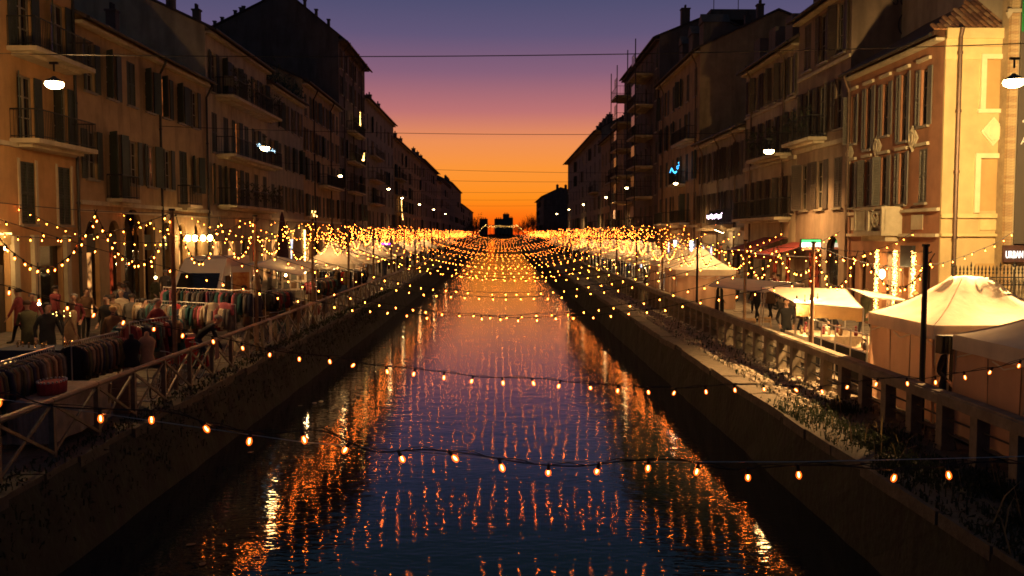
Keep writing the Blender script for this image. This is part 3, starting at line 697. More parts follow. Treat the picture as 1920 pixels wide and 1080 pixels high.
# lit pharmacy-style sign on R2
sg = thing('shop_sign', 'lit green white and red box sign beside the arched doorway', 'sign', (RF - .5, 42.5, 2.98))
mb = MB(); mb.box(-.5, .5, -.1, .1, -.02, .04); mb.box(-.5, .5, -.1, .1, .52, .56); mb.box(-.5, -.46, -.1, .1, .04, .52); mb.box(.46, .5, -.1, .1, .04, .52); mb.build('sign_frame', IRON, sg, world=False)
for z0, z1, e_m in ((.38, .52, emit('green_sign', (.1, .9, .2), 2.2)), (.17, .38, emit('white_sign', (1, .85, .6), 5)), (.04, .17, emit('red_sign', (1, .22, .06), 2.4))):
    mb = MB(); mb.box(-.46, .46, -.09, .09, z0, z1 - .002); mb.build('sign_panel', e_m, sg, world=False)

R3 = Bld('apartment_building', 'yellowish house with closely spaced dark shutters and curved roof gutters', 1, 46.25, 56.0, 14.0, P_CREAM, ridge=17.2, ridge_x=6, depth=13)
for z in (4.9, 8.3, 11.2): row(R3, lin(47.2, 55.1, 6), z, .72, 2.0, plit=0, shm=SHUTB, pshut=('open',), dim=0)
R3.balcony(47.0, 52.5, 8.1, .9, plants=True); R3.balcony(47.0, 55.5, 4.7, .9); R3.band(7.7, .2, .15); R3.band(10.9, .12, .1)
for y in (48.2, 54.4): R3.pipe(y, .2, 14)
for i, y in enumerate((47.6, 49.8, 52, 54.4)): R3.hole(y, 0, 1.3, 3.0, True); R3.lit_panel(y, 0, 1.3, 3.0, [SHOPR, SHOPR, GLASS, GLASS][i])
for y in (48.5, 51.5, 54.5):
    mb = MB(); mb.box(R3.X(-.2), R3.X(-1.8), y - .6, y + .6, 14.1, 15.6); mb.build('dormer', P_DARK, R3.e)
R3.done()
R4 = Bld('apartment_building', 'low three storey house with three gutters and snowy white balcony lights', 1, 56.05, 69.0, 10.75, P_GREY, ridge=12.6)
for z in (4.6, 7.6): row(R4, lin(57.1, 68, 8), z, .75, 2.1, plit=0, shm=SHUTB, pshut=('open',), dim=0)
for y in (58, 62.5, 67.5): R4.pipe(y, .2, 10.8)
for i, y in enumerate(lin(57.5, 67.5, 5)): R4.hole(y, 0, 1.4, 3.0, True); R4.lit_panel(y, 0, 1.4, 3.0, [GLASS, GLASS, SHOPR, SHOPB, SHOPB][i])
R4.balcony(58, 62, 4.4, .9); R4.band(4.0, .2, .2); R4.done()
R5 = Bld('apartment_building', 'house with attic dormers and a plain dark gable above the low one', 1, 69.05, 86.7, 18.2, P_OCHRE, ridge=21.0, ridge_x=6, depth=13)
for z in (4.9, 8.2, 11.5, 14.7): row(R5, lin(70.5, 85.5, 6), z, 1.0, 2.2, plit=.02, shm=SHUT, pshut=('closed', 'open'))
for y in (70, 84): R5.pipe(y, .2, 18)
for z, a, b_ in ((4.7, 72, 76), (4.7, 80, 84), (8.0, 74, 77), (11.3, 70, 76)): R5.balcony(a, b_, z, .9)
for y in (71, 75, 79): mb = MB(); mb.box(R5.X(-.5), R5.X(-2.5), y - .7, y + .7, 18.6, 20.4); mb.add([(R5.X(-.4), y - .8, 20.4), (R5.X(-.4), y + .8, 20.4), (R5.X(-.4), y, 21.2), (R5.X(-2.6), y - .8, 20.4), (R5.X(-2.6), y + .8, 20.4), (R5.X(-2.6), y, 21.2)], [(0, 1, 2), (3, 5, 4), (0, 2, 5, 3), (1, 4, 5, 2)]); mb.build('dormer', P_DARK, R5.e)
for i, y in enumerate(lin(71, 85, 5)): R5.hole(y, 0, 1.6, 3.0); R5.lit_panel(y, 0, 1.6, 3.0, [SHOPB, SHOP, SHOP, SHOPB, SHOP][i])
for y in (70.5, 74): R5.chimney(y, -5, 1.2, .5)
R5.band(4.3, .2, .2); R5.done()
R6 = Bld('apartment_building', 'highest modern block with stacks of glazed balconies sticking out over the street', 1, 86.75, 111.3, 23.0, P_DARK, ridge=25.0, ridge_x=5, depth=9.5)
for f in range(6):
    z = 4.6 + f * 3.1
    row(R6, lin(88, 110, 8), z, 1.1, 2.1, plit=.03, pshut=(None, 'closed'))
    for a, b_ in ((90, 95.5), (104, 109.5)):
        R6.balcony(a, b_, z - .1, 1.9, step=.35, mt=P_CREAM)
        mb = MB(); mb.box(R6.X(1.78), R6.X(1.82), a + .2, (a + b_) / 2, z + .95, z + 2.0); mb.build('balcony_screen', mat('frosted_panel', (.4, .35, .35), rough=.25), R6.e)
for a in (90, 95.5, 104, 109.5):
    mb = MB(); mb.tube([(R6.X(1.85), a, .2), (R6.X(1.85), a, 23.4)], .06, 5); mb.build('balcony_post', IRON, R6.e)
for i, y in enumerate(lin(89, 110, 6)): R6.hole(y, 0, 2.0, 3.0); R6.lit_panel(y, 0, 2.0, 3.0, rnd.choice((SHOP, SHOPB)))
R6.chimney(87.5, -2.6, 1.6, .8); mb = MB(); mb.box(R6.X(-5), R6.X(-9.4), 87, 100, 24.6, 25.6); mb.build('roof_storey', P_DARK, R6.e); R6.done()
for (x, y, z0, h) in ((20.9, 87.5, 25.4, 2.4), (23.3, 87.5, 25.4, 2.0)):
    an = thing('roof_antenna', 'thin television aerial on the flat top of the highest block, %s' % ('taller one' if h > 2.2 else 'shorter one'), 'antenna', (x, y, z0))
    mb = MB(); mb.tube([(0, 0, 0), (0, 0, h)], .04, 5); mb.build('mast', IRON, an, world=False)
    mb = MB(); mb.tube([(-.2, 0, h * .9), (1.6, 0, h * .95)], .03, 4)
    for q in range(5): mb.tube([(.1 + q * .3, -.3, h * .92), (.1 + q * .3, .3, h * .92)], .02, 4)
    mb.build('crossbars', IRON, an, world=False)
for (x, y, z0) in ((-21.6, 52.9, 17.5), (-19.4, 52.9, 16.5)):
    an = thing('roof_antenna', 'thin television aerial between chimneys on the cream house, %s' % ('farther from the canal' if x < -21 else 'closer to the canal'), 'antenna', (x, y, z0))
    mb = MB(); mb.tube([(0, 0, 0), (0, 0, 2.0)], .03, 5); mb.build('mast', IRON, an, world=False)
    mb = MB(); mb.tube([(-.5, 0, 1.5), (.8, 0, 1.95)], .02, 4)
    for q in range(4): mb.tube([(-.3 + q * .3, -.25, 1.57 + q * .1), (-.3 + q * .3, .25, 1.57 + q * .1)], .015, 4)
    mb.build('crossbars', IRON, an, world=False)
specR = [('lower house with paired chimneys beyond the balcony block', 111.4, 135.9, 17.6, P_OCHRE, 4), ('deep eaved house ending the near row, dark against the orange sky', 136, 203, 20.0, P_GREY, 5)]
for k, (lb, a, b_, ev, pm, nf) in enumerate(specR):
    g = Bld('apartment_building', lb, 1, a, b_, ev, pm, ridge=ev + 2.5, over=1.1 if k else .6)
    for f in range(nf): row(g, lin(a + 2, b_ - 2, 6 + 4 * k), 4.8 + f * (ev - 5.6) / nf, 1.1, 2.0, plit=.08, pshut=('open', 'closed', None))
    for i, y in enumerate(lin(a + 2, b_ - 2, 6)): g.hole(y, 0, 2.0, 3.0); g.lit_panel(y, 0, 2.0, 3.0, rnd.choice((SHOP, SHOP, SHOPB)))
    for q in range(4): g.chimney(a + 3 + q * 5, -1.6, 1.5, .9)
    for f in (0, 2): g.balcony(a + 4, a + 12, 4.7 + f * (ev - 5.6) / nf, .9, step=.35)
    g.band(4.4, .2, .2); g.done()
R9 = Bld('apartment_building', 'separate gabled house standing alone below the orange sky', 1, 316, 380, 17.4, P_DARK, ridge=20.2, ridge_x=6, depth=16, over=.8)
for z in (5, 8, 11, 14): row(R9, lin(320, 375, 7), z, 1.2, 2, plit=.1)
R9.chimney(318, -5, 1.5, .9); R9.chimney(318, -8, 1.5, .9); R9.done()
# near pier building with the banner
NB = thing('corner_building', 'pale brick pier and wall carrying a dark billboard beside the yellow end wall', 'building', (17.42, 30.3, 0))
mb = MB(); mb.box(17.70, 26, 30.42, 40, 0, 15); mb.build('wall', P_CREAM, NB)
z = 0.0
BRm = MB(); BRm.box(0, .27, 0, .15, 0, .088); BRM = BRm.mesh('brick', mat('brick_pale', (.42, .30, .15), var=.25, scale=8))
BRM2 = BRm.mesh('brick', mat('brick_worn', (.34, .22, .11), var=.3, scale=8))
while z < 13:
    inst('brick', rnd.choice((BRM, BRM2)), NB, (rnd.uniform(-.005, .004), rnd.uniform(-.006, .006), z)); z += .1
mb = MB(); mb.box(17.432, 17.68, 30.32, 30.9, 0, 14); mb.build('pier', mat('mortar', (.3, .22, .12)), NB)
mb = MB(); mb.box(17.25, 17.7, 30.2, 30.29, 11.3, 11.42); mb.add([(17.28, 30.2, 11.1), (17.4, 30.2, 11.3), (17.2, 30.2, 11.3), (17.28, 30.29, 11.1), (17.4, 30.29, 11.3), (17.2, 30.29, 11.3)], [(0, 1, 2), (3, 5, 4), (0, 3, 4, 1), (0, 2, 5, 3)]); mb.build('bracket', TRIM, NB)
bb = thing('billboard', 'dark hanging billboard with green top and a white panel, beside the brick pier', 'billboard', (17.71, 30.2, 3.45))
mb = MB(); mb.box(0, 5, 0, .08, 0, 9.5); mb.build('panel', mat('banner_brown', (.085, .07, .055), rough=.6, var=.05), bb, world=False)
mb = MB(); mb.box(.0, 5, -.006, -.002, 7.2, 9.5); mb.build('green_print', mat('banner_green', (.02, .20, .05), rough=.5, var=.05), bb, world=False)
mb = MB(); mb.box(.16, 3.2, -.012, -.008, 6.9, 7.75); mb.build('white_print', emit('banner_white', (.85, .9, .95), .9, False), bb, world=False)  # white panel given a glow of its own so it looks lit
def text(name, body, size, m_, parent, loc, rot=(R(90), 0, 0), ext=.01, sx_=1.0):
    cu = bpy.data.curves.new(name, 'FONT'); cu.body = body; cu.size = size; cu.extrude = ext; cu.resolution_u = 3
    o = bpy.data.objects.new(name, cu); C.objects.link(o); dg = bpy.context.evaluated_depsgraph_get(); dg.update()
    me = bpy.data.meshes.new_from_object(o.evaluated_get(dg)); me.materials.clear(); me.materials.append(m_)
    bpy.data.objects.remove(o); r = inst(name, me, parent, loc, rot, (sx_, 1, 1)); return r
W_PR = mat('print_white', (.75, .72, .66), var=.03)
text('lettering', 'G', .55, W_PR, bb, (.26, -.01, 4.95)); text('lettering', '\u201cT', .42, W_PR, bb, (.12, -.01, 3.95)); text('lettering', 'A', .36, W_PR, bb, (.10, -.01, 3.4))
us = thing('shop_sign', 'small lit sign reading URBAN under the dark billboard', 'sign', (17.42, 30.15, 2.9))
mb = MB(); mb.box(-.1, 2.2, .0, .1, -.08, .5); mb.build('sign_board', mat('sign_brown', (.07, .03, .025)), us, world=False)
text('lettering', 'URBAN', .36, emit('urban_white', (1, .93, .8), 2.5), us, (-.04, -.03, .06), sx_=.52)

# ------------------------------------------------------------------ distance: bridge, towers, trees, hills
for i, (x0, x1, y0, y1, lb) in enumerate(((927, 943, 410, 440, 'squat dark block beside the far tower on the horizon'), (943, 955, 401, 440, 'tallest dark tower on the far horizon'), (955, 962, 408, 440, 'thin dark block leaning against the far tower'), (899, 914, 410, 440, 'lone dark block at the left end of the far horizon gap'))):
    a = at(x0, y0, 900); c = at(x1, y1, 900)
    mb = MB(); mb.box(a.x, c.x, 900, 925, -2, a.z)
    t_ = thing('tower_block', lb, 'tower', (a.x, 900, -2)); mb.build('wall', P_DARK, t_)
    mb = MB(); 
    for q in range(3): mb.box(a.x + (c.x - a.x) * (.2 + .25 * q), a.x + (c.x - a.x) * (.3 + .25 * q), 905, 908, a.z, a.z + 1.5)
    mb.build('roof_plant', P_DARK, t_)
def tree(name, label, x, y, z, h, r, leaf=True, n=900, group=None, fm=FOL):
    t_ = thing(name, label, 'tree', (x, y, z), group=group)
    mb = MB(); mb.tube([(0, 0, 0), (.1, 0, h * .3), (0, .1, h * .6), (0, 0, h * .85)], [h * .03, h * .022, h * .014, h * .006], 6)
    rr = random.Random(int(x * 7 + y)); tips = []
    for i in range(14 if leaf else 26):
        a = rr.uniform(0, 2 * PI); z0 = h * rr.uniform(.3, .7); e = Vector((math.cos(a) * r * rr.uniform(.5, .95), math.sin(a) * r * rr.uniform(.5, .95), z0 + h * rr.uniform(.15, .35)))
        mb.tube([(0, 0, z0), (e.x * .5, e.y * .5, z0 + (e.z - z0) * .6), e], [h * .009, h * .006, h * .002], 4, False); tips.append(e)
        if not leaf:
            for q in range(5):
                f = e + Vector((rr.uniform(-1, 1), rr.uniform(-1, 1), rr.uniform(.1, 1))) * r * .4
                mb.tube([e * .8, f], [h * .004, h * .0015], 3, False)
    mb.build('trunk', BARK, t_, world=False)
    if leaf:
        cb = MB()
        for i in range(n):
            e = rr.choice(tips); p = e + Vector((rr.gauss(0, 1), rr.gauss(0, 1), rr.gauss(0, .8))) * r * .26; q = r * rr.uniform(.05, .11)
            v = [p + Vector((rr.uniform(-q, q), rr.uniform(-q, q), rr.uniform(-q, q))) for _ in range(3)]; cb.add(v, [(0, 1, 2)])
        cb.build('crown', fm, t_, world=False)
    return t_
tl = [(860, 372, 410), (872, 378, 430), (884, 372, 470), (893, 405, 520), (905, 418, 600)]
for i, (px, py, d) in enumerate(tl):
    p = at(px, py, d); tree('street_tree', ['round dark tree before the last house row', 'dark tree under the stepped roofs', 'leafy tree at the end of the row', 'low tree by the far bridge ramp', 'small tree nearest the horizon gap'][i], max(p.x, -17) if i > 2 else p.x + 4, d, .2, p.z - .2 if i > 2 else 9, 4.5, n=500)
for i, (px, py, d) in enumerate(((972, 420, 520), (981, 412, 540), (990, 408, 500), (1000, 404, 460), (1008, 410, 420), (1014, 406, 400), (1040, 425, 260), (1062, 428, 232))):
    p = at(px, py, d); tree('bare_tree', 'bare winter tree, %s in the reddish row before the lone gabled house' % ORD[i], p.x, d, 0, max(7, p.z), 4.5, leaf=False)
# far bridge
brx = at(938, 440, 335).x
br = thing('stone_bridge', 'far humped bridge over the canal crowded with people', 'bridge', (0, 335, -1.5))
mb = MB(); N = 16
for side_y in (335, 341):
    for i in range(N):
        x0 = -10 + 20 * i / N - .5; x1 = -10 + 20 * (i + 1) / N - .5
        def top(x): return 3.1 - (x + .5) ** 2 / 100 * 2.0
        def bot(x): return max(-1.5, 1.7 - (x + .5) ** 2 / 36 * 3.2)
        mb.quad((x0, side_y, bot(x0)), (x1, side_y, bot(x1)), (x1, side_y, top(x1)), (x0, side_y, top(x0)))
for i in range(N):
    x0 = -10 + 20 * i / N - .5; x1 = -10 + 20 * (i + 1) / N - .5
    mb.quad((x0, 335, bot(x0)), (x1, 335, bot(x1)), (x1, 341, bot(x1)), (x0, 341, bot(x0))); mb.quad((x0, 335, top(x0) - .9), (x1, 335, top(x1) - .9), (x1, 341, top(x1) - .9), (x0, 341, top(x0) - .9))
mb.build('arch', P_DARK, br)
# lit pergola row beyond the bridge
pg = thing('light_canopy', 'long low canopy of golden lights closing the far end of the canal', 'canopy', (-1, 348, 0))
mb = MB(); a = at(912, 422, 348); c = at(967, 430, 348); mb.box(a.x, c.x, 348, 352, a.z - .3, a.z); mb.build('roof', P_DARK, pg)
mb = MB()
for i in range(9): mb.tube([(a.x + (c.x - a.x) * i / 8, 348.2, .5), (a.x + (c.x - a.x) * i / 8, 348.2, a.z - .3)], .08, 4)
mb.build('posts', IRON, pg)
mb = MB()
for i in range(80): mb.octa((a.x + (c.x - a.x) * rnd.random(), 347.8, a.z - .5 + rnd.uniform(-.5, .35)), .035, .05)
for i in range(14): 
    f = rnd.random(); mb.octa((a.x - 3.5 * f, 347.8, a.z + .2 - 3.2 * f + rnd.uniform(-.2, .2)), .05, .07); mb.octa((c.x + 4 * f, 347.8, a.z + .2 - 3.2 * f + rnd.uniform(-.2, .2)), .05, .07)
tag(mb.build('fairy_lights', E_FAIRY, pg), kind='stuff')

# ------------------------------------------------------------------ street lamps hung on cables across the canal
LAMPS = [(-12.4, 25, 8.0, 420), (-12.4, 47, 8.35, 200), (-12.4, 69, 8.3, 170), (-11.2, 89, 8.3, 170), (-12.4, 112, 8.3, 200), (-12.4, 136, 8.3, 200), (-12.4, 165, 8.3, 200), (-12.4, 200, 8.3, 200),
         (12.75, 22, 7.6, 13000), (12.9, 42.5, 7.8, 520), (12.9, 65, 7.5, 230), (11.3, 79, 7.9, 180), (12.8, 107, 8.2, 220), (12.8, 136, 8.3, 200), (12.8, 165, 8.3, 200), (12.8, 200, 8.3, 200)]
hm = MB(); hm.loft([[(r_ * math.cos(2 * PI * k / 12), r_ * math.sin(2 * PI * k / 12), z_) for k in range(12)] for r_, z_ in ((.05, .30), (.09, .24), (.20, .14), (.30, .03), (.31, 0))], cap=False); HM = hm.mesh('lamp_shade', IRON)
gm = MB(); gm.ball((0, 0, -.05), .25, .25, .14, 12, 6); GM = gm.mesh('lamp_globe', E_LAMP)
am = MB(); am.tube([(0, 0, .3), (0, 0, .55)], .025, 5); am.box(-.12, .12, -.03, .03, .5, .56); AM = am.mesh('hanger', IRON)
for i, (x, y, z, pw) in enumerate(LAMPS):
    sd = 'market street' if x < 0 else 'tented promenade'; n_ = i if x < 0 else i - 8
    t_ = thing('street_lamp', 'glowing street lamp hung on a cable over the %s, %s from the bridge' % (sd, ORD[n_]), 'street lamp', (x, y, z), group='pendant street lamps over the two banks')
    gs = 1.0 if y < 60 else .62
    inst('lamp_shade', HM, t_, scale=(gs * .8, gs * .8, gs * .55)); inst('lamp_globe', GM, t_, scale=(gs,) * 3); inst('hanger', AM, t_)
    open_ = i == 0                                        # the others are shaded and throw their light down
    ld = bpy.data.lights.new('lamp_light', 'POINT' if open_ else 'SPOT'); ld.energy = pw * 2.6 if open_ else (pw * 8 if i != 8 else 25000); ld.color = (1, .54, .19); ld.shadow_soft_size = .12
    if not open_: ld.spot_size = R(142 if i != 8 else 124); ld.spot_blend = .9 if i != 8 else .45
    lo = bpy.data.objects.new('lamp_light', ld); C.objects.link(lo); lo.parent = t_; lo.location = (0, 0, -.34)
    if i == 8: lo.rotation_euler = Vector((.12, .02, -1)).to_track_quat('-Z', 'Y').to_euler()
    if i == 8:      # added spot at this lamp to brighten the yellow end wall
        ld = bpy.data.lights.new('flood_light', 'SPOT'); ld.energy = 9000; ld.color = (1, .64, .25); ld.shadow_soft_size = .12; ld.spot_size = R(76); ld.spot_blend = .7
        lo = bpy.data.objects.new('flood_light', ld); C.objects.link(lo); lo.parent = t_; lo.location = (.05, .3, -.05)
        lo.rotation_euler = Vector((5.0, 9, -1.0)).to_track_quat('-Z', 'Y').to_euler()
for i, (y, zl, zr) in enumerate(((25, 8.55, 8.3), (45, 8.9, 8.4), (67, 8.85, 8.1), (84, 8.9, 8.5), (110, 8.9, 8.8), (136, 8.9, 8.9), (165, 8.9, 8.9))):
    mb = MB(); pts = []
    for k in range(25):
        f = k / 24; pts.append((LF + .05 + (RF - LF - .1) * f, y + (-3.0 * f if i == 0 else (-2.5 * f if i == 1 else 0)), zl + (zr - zl) * f + .3 - 4 * .45 * f * (1 - f) * .6))
    mb.tube(pts, .012 if i < 3 else .014, 4); tag(mb.build('overhead_cable', CABLE), 'thin black cable strung high across the canal, %s from the bridge' % ORD[i], 'cable', 'span cables carrying the street lamps')

# ------------------------------------------------------------------ railings
RLx = -7.62
rl = thing('iron_railing', 'rusty iron railing with crossed braces along the market quay', 'railing', (RLx, 4, 0))
pm = MB(); pm.box(-.045, .045, -.045, .045, -.02, .93); PM = pm.mesh('post', IRONL)
bm1 = MB(); bm1.obox((0, .045, .08), (0, 1.6, .88), .03, .05); BM1 = bm1.mesh('brace', IRONL)
bm2 = MB(); bm2.obox((.035, .045, .88), (.035, 1.6, .08), .03, .05); BM2 = bm2.mesh('brace', IRONL)
hm_ = MB(); hm_.tube([(0, 0, .965), (0, 1.645, .965)], .055, 8); HRM = hm_.mesh('handrail', IRONL)
for i in range(70):
    y = 14.93 - 1.66 * 6 + 1.66 * i - 4
    inst('post', PM, rl, (0, y, 0), (0, 0, rnd.uniform(-.03, .03))); inst('brace', BM1, rl, (0, y, 0)); inst('brace', BM2, rl, (0, y, 0)); inst('handrail', HRM, rl, (0, y, 0))
mb = MB(); mb.tube([(RLx, 121, .965), (RLx, 330, .965)], .05, 5)
for i in range(120): mb.box(RLx - .04, RLx + .04, 121 + i * 1.7, 121.08 + i * 1.7, 0, .95)
tag(mb.build('far_railing', IRONL), 'far iron railing running on towards the bridge along the market quay', 'railing', kind='stuff')
RRx = 7.95
rr_ = thing('concrete_balustrade', 'heavy concrete post and beam rail along the tented promenade', 'railing', (RRx, 4, -.05))
pm = MB(); pm.box(-.11, .11, -.11, .11, 0, .82); pm.box(-.13, .13, -.13, .13, 0, .08); PM = pm.mesh('post', CONC)
bw = MB(); bw.box(-.15, .15, .004, 2.296, .82, 1.0); bw.box(-.11, .11, .004, 2.296, 1.0, 1.03); BW = bw.mesh('rail_beam', CONC)
br_ = MB(); br_.tube([(0, .11, .30), (0, 1.04, .30)], .018, 6); BRb = br_.mesh('crossbar', IRON)
for i in range(90):
    y = 1.15 * i
    inst('post', PM, rr_, (rnd.uniform(-.01, .01), y, 0), (0, 0, rnd.uniform(-.02, .02)))
    inst('crossbar', BRb, rr_, (0, y, 0)); inst('crossbar', BRb, rr_, (0, y, .27))
    if i % 2 == 0: inst('rail_beam', BW, rr_, (0, y, rnd.uniform(-.006, .006)), (rnd.uniform(-.002, .002), 0, 0))
mb = MB(); mb.box(RRx - .15, RRx + .15, 108, 330, .77, .98)
for i in range(150): mb.box(RRx - .1, RRx + .1, 108 + i * 1.45, 108.2 + i * 1.45, 0, .77)
tag(mb.build('far_balustrade', CONC), 'far run of the concrete rail beyond the white tents', 'railing', kind='stuff')

# ------------------------------------------------------------------ poles
def pole(x, y, h, label, r=.055, mt=WOODD, base=0):
    t_ = thing('light_pole', label, 'pole', (x, y, base))
    mb = MB(); mb.cyl(0, 0, 0, h, r, 8, r * .85); mb.build('shaft', mt, t_, world=False)
    mb = MB(); mb.cyl(0, 0, h, h + .05, r * 1.3, 8); mb.tube([(0, 0, h - .15), (.12, 0, h - .1)], .012, 4); mb.build('cap', IRON, t_, world=False)
    return t_
LP = [13.5, 21.4, 28.6, 37.2, 46, 55, 64, 73, 82, 92, 102, 113, 125, 138]
RP = [16.9, 23.0, 29.4, 36.6, 44.5, 53, 62, 72, 82, 92, 103, 115, 128]
for i, y in enumerate(LP): pole(-7.9, y, 4.35, 'wooden light pole tied behind the iron railing, %s in its row from the bridge' % ORD[i], .06)
for i, y in enumerate(RP): pole(8.2, y, 3.55, 'light pole behind the concrete rail, %s in its row from the bridge' % ORD[i], .055 if i else .06, IRON if i in (0, 3) else WOODD)

# ------------------------------------------------------------------ festoon lights
bl = MB(); bl.loft([[(r_ * math.cos(2 * PI * k / 8), r_ * math.sin(2 * PI * k / 8), z_) for k in range(8)] for r_, z_ in ((.012, -.05), (.022, -.066), (.030, -.09), (.029, -.11), (.018, -.13), (.005, -.137))]); BULB = bl.mesh('bulb', E_SHELL, True)
cr = MB(); cr.loft([[(r_ * math.cos(2 * PI * k / 6), r_ * math.sin(2 * PI * k / 6), z_) for k in range(6)] for r_, z_ in ((.004, -.066), (.009, -.08), (.010, -.096), (.007, -.112), (.003, -.12))]); CORE = cr.mesh('filament', E_CORE, True)
b2 = MB(); b2.loft([[(r_ * math.cos(2 * PI * k / 6), r_ * math.sin(2 * PI * k / 6), z_) for k in range(6)] for r_, z_ in ((.012, -.045), (.027, -.075), (.024, -.10), (.006, -.12))]); b2.v = [(x * .80, y * .80, z) for x, y, z in b2.v]; b2.cur = 1; b2.octa((0, 0, -.085), .0085, .020); BULB2 = b2.mesh('bulb', [E_SHELL, E_CORE2], True)
so = MB(); so.tube([(0, 0, .012), (0, 0, -.055)], [.017, .021], 6); SOCK = so.mesh('socket', CABLE)
def resample(pts, sp, off=.0):
    pts = [Vector(p) for p in pts]; out = []; acc = off
    for a, b_ in zip(pts, pts[1:]):
        L = (b_ - a).length
        while acc <= L: out.append(a.lerp(b_, acc / L)); acc += sp
        acc -= L
    return out
def smooth_pts(pts, n=6):
    pts = [Vector(p) for p in pts]; out = []
    for i in range(len(pts) - 1):
        p0 = pts[max(0, i - 1)]; p1 = pts[i]; p2 = pts[i + 1]; p3 = pts[min(len(pts) - 1, i + 2)]
        for k in range(n):
            t_ = k / n; out.append(.5 * ((2 * p1) + (p2 - p0) * t_ + (2 * p0 - 5 * p1 + 4 * p2 - p3) * t_ ** 2 + (3 * p1 - p0 - 3 * p2 + p3) * t_ ** 3))
    out.append(pts[-1]); return out
def cat(a, b_, sag, n=22, jit=0):
    a, b_ = Vector(a), Vector(b_)
    return [a.lerp(b_, k / n) - Vector((0, 0, 4 * sag * (k / n) * (1 - k / n) + (rnd.uniform(-jit, jit) if 0 < k < n else 0))) for k in range(n + 1)]
def festoon(pts, sp, label, mode, group=None, name='festoon_lights', rad=.009, wig=0, off=.2, twist=False):
    """mode 2: each bulb a part with glass and filament; 1: each bulb a part; 0: one joined part"""
    if mode == 0:
        mb = MB(); mb.tube(pts, rad, 3, False); t_ = thing(name, label, 'string lights', tuple(pts[0]), group=group); mb.build('cable', CABLE, t_)
        mb = MB()
        for p in resample(pts, sp, off): mb.octa((p.x, p.y, p.z - .07), .017 if p.y < 64 else .0125, .028 if p.y < 64 else .02)
        tag(mb.build('bulbs', E_FAR, t_), kind='stuff'); return t_
    t_ = thing(name, label, 'string lights', tuple(pts[0]), group=group); L = Vector(pts[0])
    mb = MB(); mb.tube(pts, rad, 5)
    if twist:
        q = [Vector(p) + Vector((0, .014 * math.cos(i * 1.3), .018 * math.sin(i * 1.3) + .012)) for i, p in enumerate(pts)]; mb.tube(q, rad * .7, 4)
    mb.build('cable', CABLE, t_)
    for p in resample(pts, sp, off):
        rot = (rnd.gauss(0, .28), rnd.gauss(0, .28), 0)
        if rnd.random() < .04: continue
        if mode == 2:
            b_ = inst('bulb', BULB, t_, tuple(p - L), rot, (.92,) * 3); inst('filament', CORE, b_); inst('socket', SOCK, b_)
        else:
            b_ = inst('bulb', BULB2, t_, tuple(p - L), rot); inst('socket', SOCK, b_)
    return t_
# the nearest rows follow the photograph
dA = 7.85
A = [at(-140, 735, dA), at(-60, 745, dA)] + [at(px, py, dA) for px, py in ((15, 738), (110, 763), (312, 772), (410, 800), (508, 812), (605, 808), (697, 846), (795, 843), (890, 852), (983, 868), (1085, 874), (1175, 864), (1275, 862), (1367, 880), (1469, 874), (1565, 872), (1655, 880), (1752, 876), (1845, 866), (1930, 868), (2040, 850))]
fA = festoon(smooth_pts(A, 5), .455, 'thick twisted string of large amber bulbs closest to the bridge, lowest in the photo', 2, 'bulb strings across the canal', rad=.0065, twist=True)
wr = MB(); wr.tube([at(-200, 720, dA), at(560, 828, dA), at(1000, 866, dA), at(1500, 866, dA), at(1845, 858, dA), at(2100, 850, dA)], .004, 4); tag(wr.build('support_wire', METAL), 'taut steel wire just above the lowest string of bulbs', 'wire')
dB = 13.5
Bp = [at(px, py, dB) for px, py in ((-60, 515), (0, 533), (53, 549), (106, 563), (214, 590), (264, 602), (317, 614), (373, 626), (425, 636), (473, 648), (533, 660), (634, 670), (697, 684), (746, 688), (800, 694), (853, 700), (903, 707), (958, 708), (1016, 710), (1067, 716), (1125, 720), (1180, 724), (1240, 727), (1293, 727), (1347, 722), (1400, 721), (1457, 722), (1514, 726), (1560, 722), (1620, 714), (1677, 708), (1730, 710), (1790, 700), (1848, 692), (1895, 682), (1960, 660))]
festoon(smooth_pts(Bp, 4), .45, 'second string of amber bulbs over the canal, dipping between the two banks', 2, 'bulb strings across the canal', rad=.0065, twist=True)
ds = [21.4, 25.0, 28.6, 32.8, 37.2, 41.5, 46.0, 50.5, 55.0, 59.5, 64, 68.5, 73, 77.5, 82, 87, 92, 97, 102, 107.5, 113, 119, 125, 131.5, 138]
for i, d in enumerate(ds):
    if i == 0: pts = cat((-12.5, d, 4.3), (-7.9, d, 2.95), .05, 6)[:-1] + cat((-7.9, d, 2.95), (8.2, d, 2.9), 1.15, 34, .03)
    else: pts = cat((-7.9, d, 3.4 + rnd.uniform(-.3, .3)), (8.2, d + rnd.uniform(-.8, .8), 3.1 + rnd.uniform(-.2, .2)), 1.55 + rnd.uniform(-.2, .25), 34, .03)
    lab = '%s string of bulbs across the canal, counted from the bridge' % ORD[i + 2]
    festoon(pts, .45, lab, 1 if d < 50 else 0, 'bulb strings across the canal', rad=.006 + d * .00008)
# joined: the farthest rows
fb = MB(); d = 144.0
while d < 320:
    for p in resample(cat((-7.9, d, 3.6), (8.2, d, 3.5), 1.6 + rnd.uniform(-.2, .2), 16), .55, rnd.uniform(0, .3)): fb.octa(p, .011, .017)
    d += 9.0
tag(fb.build('far_canal_lights', E_FAR), 'mass of tiny bulbs over the canal towards the far bridge', 'string lights', kind='stuff')
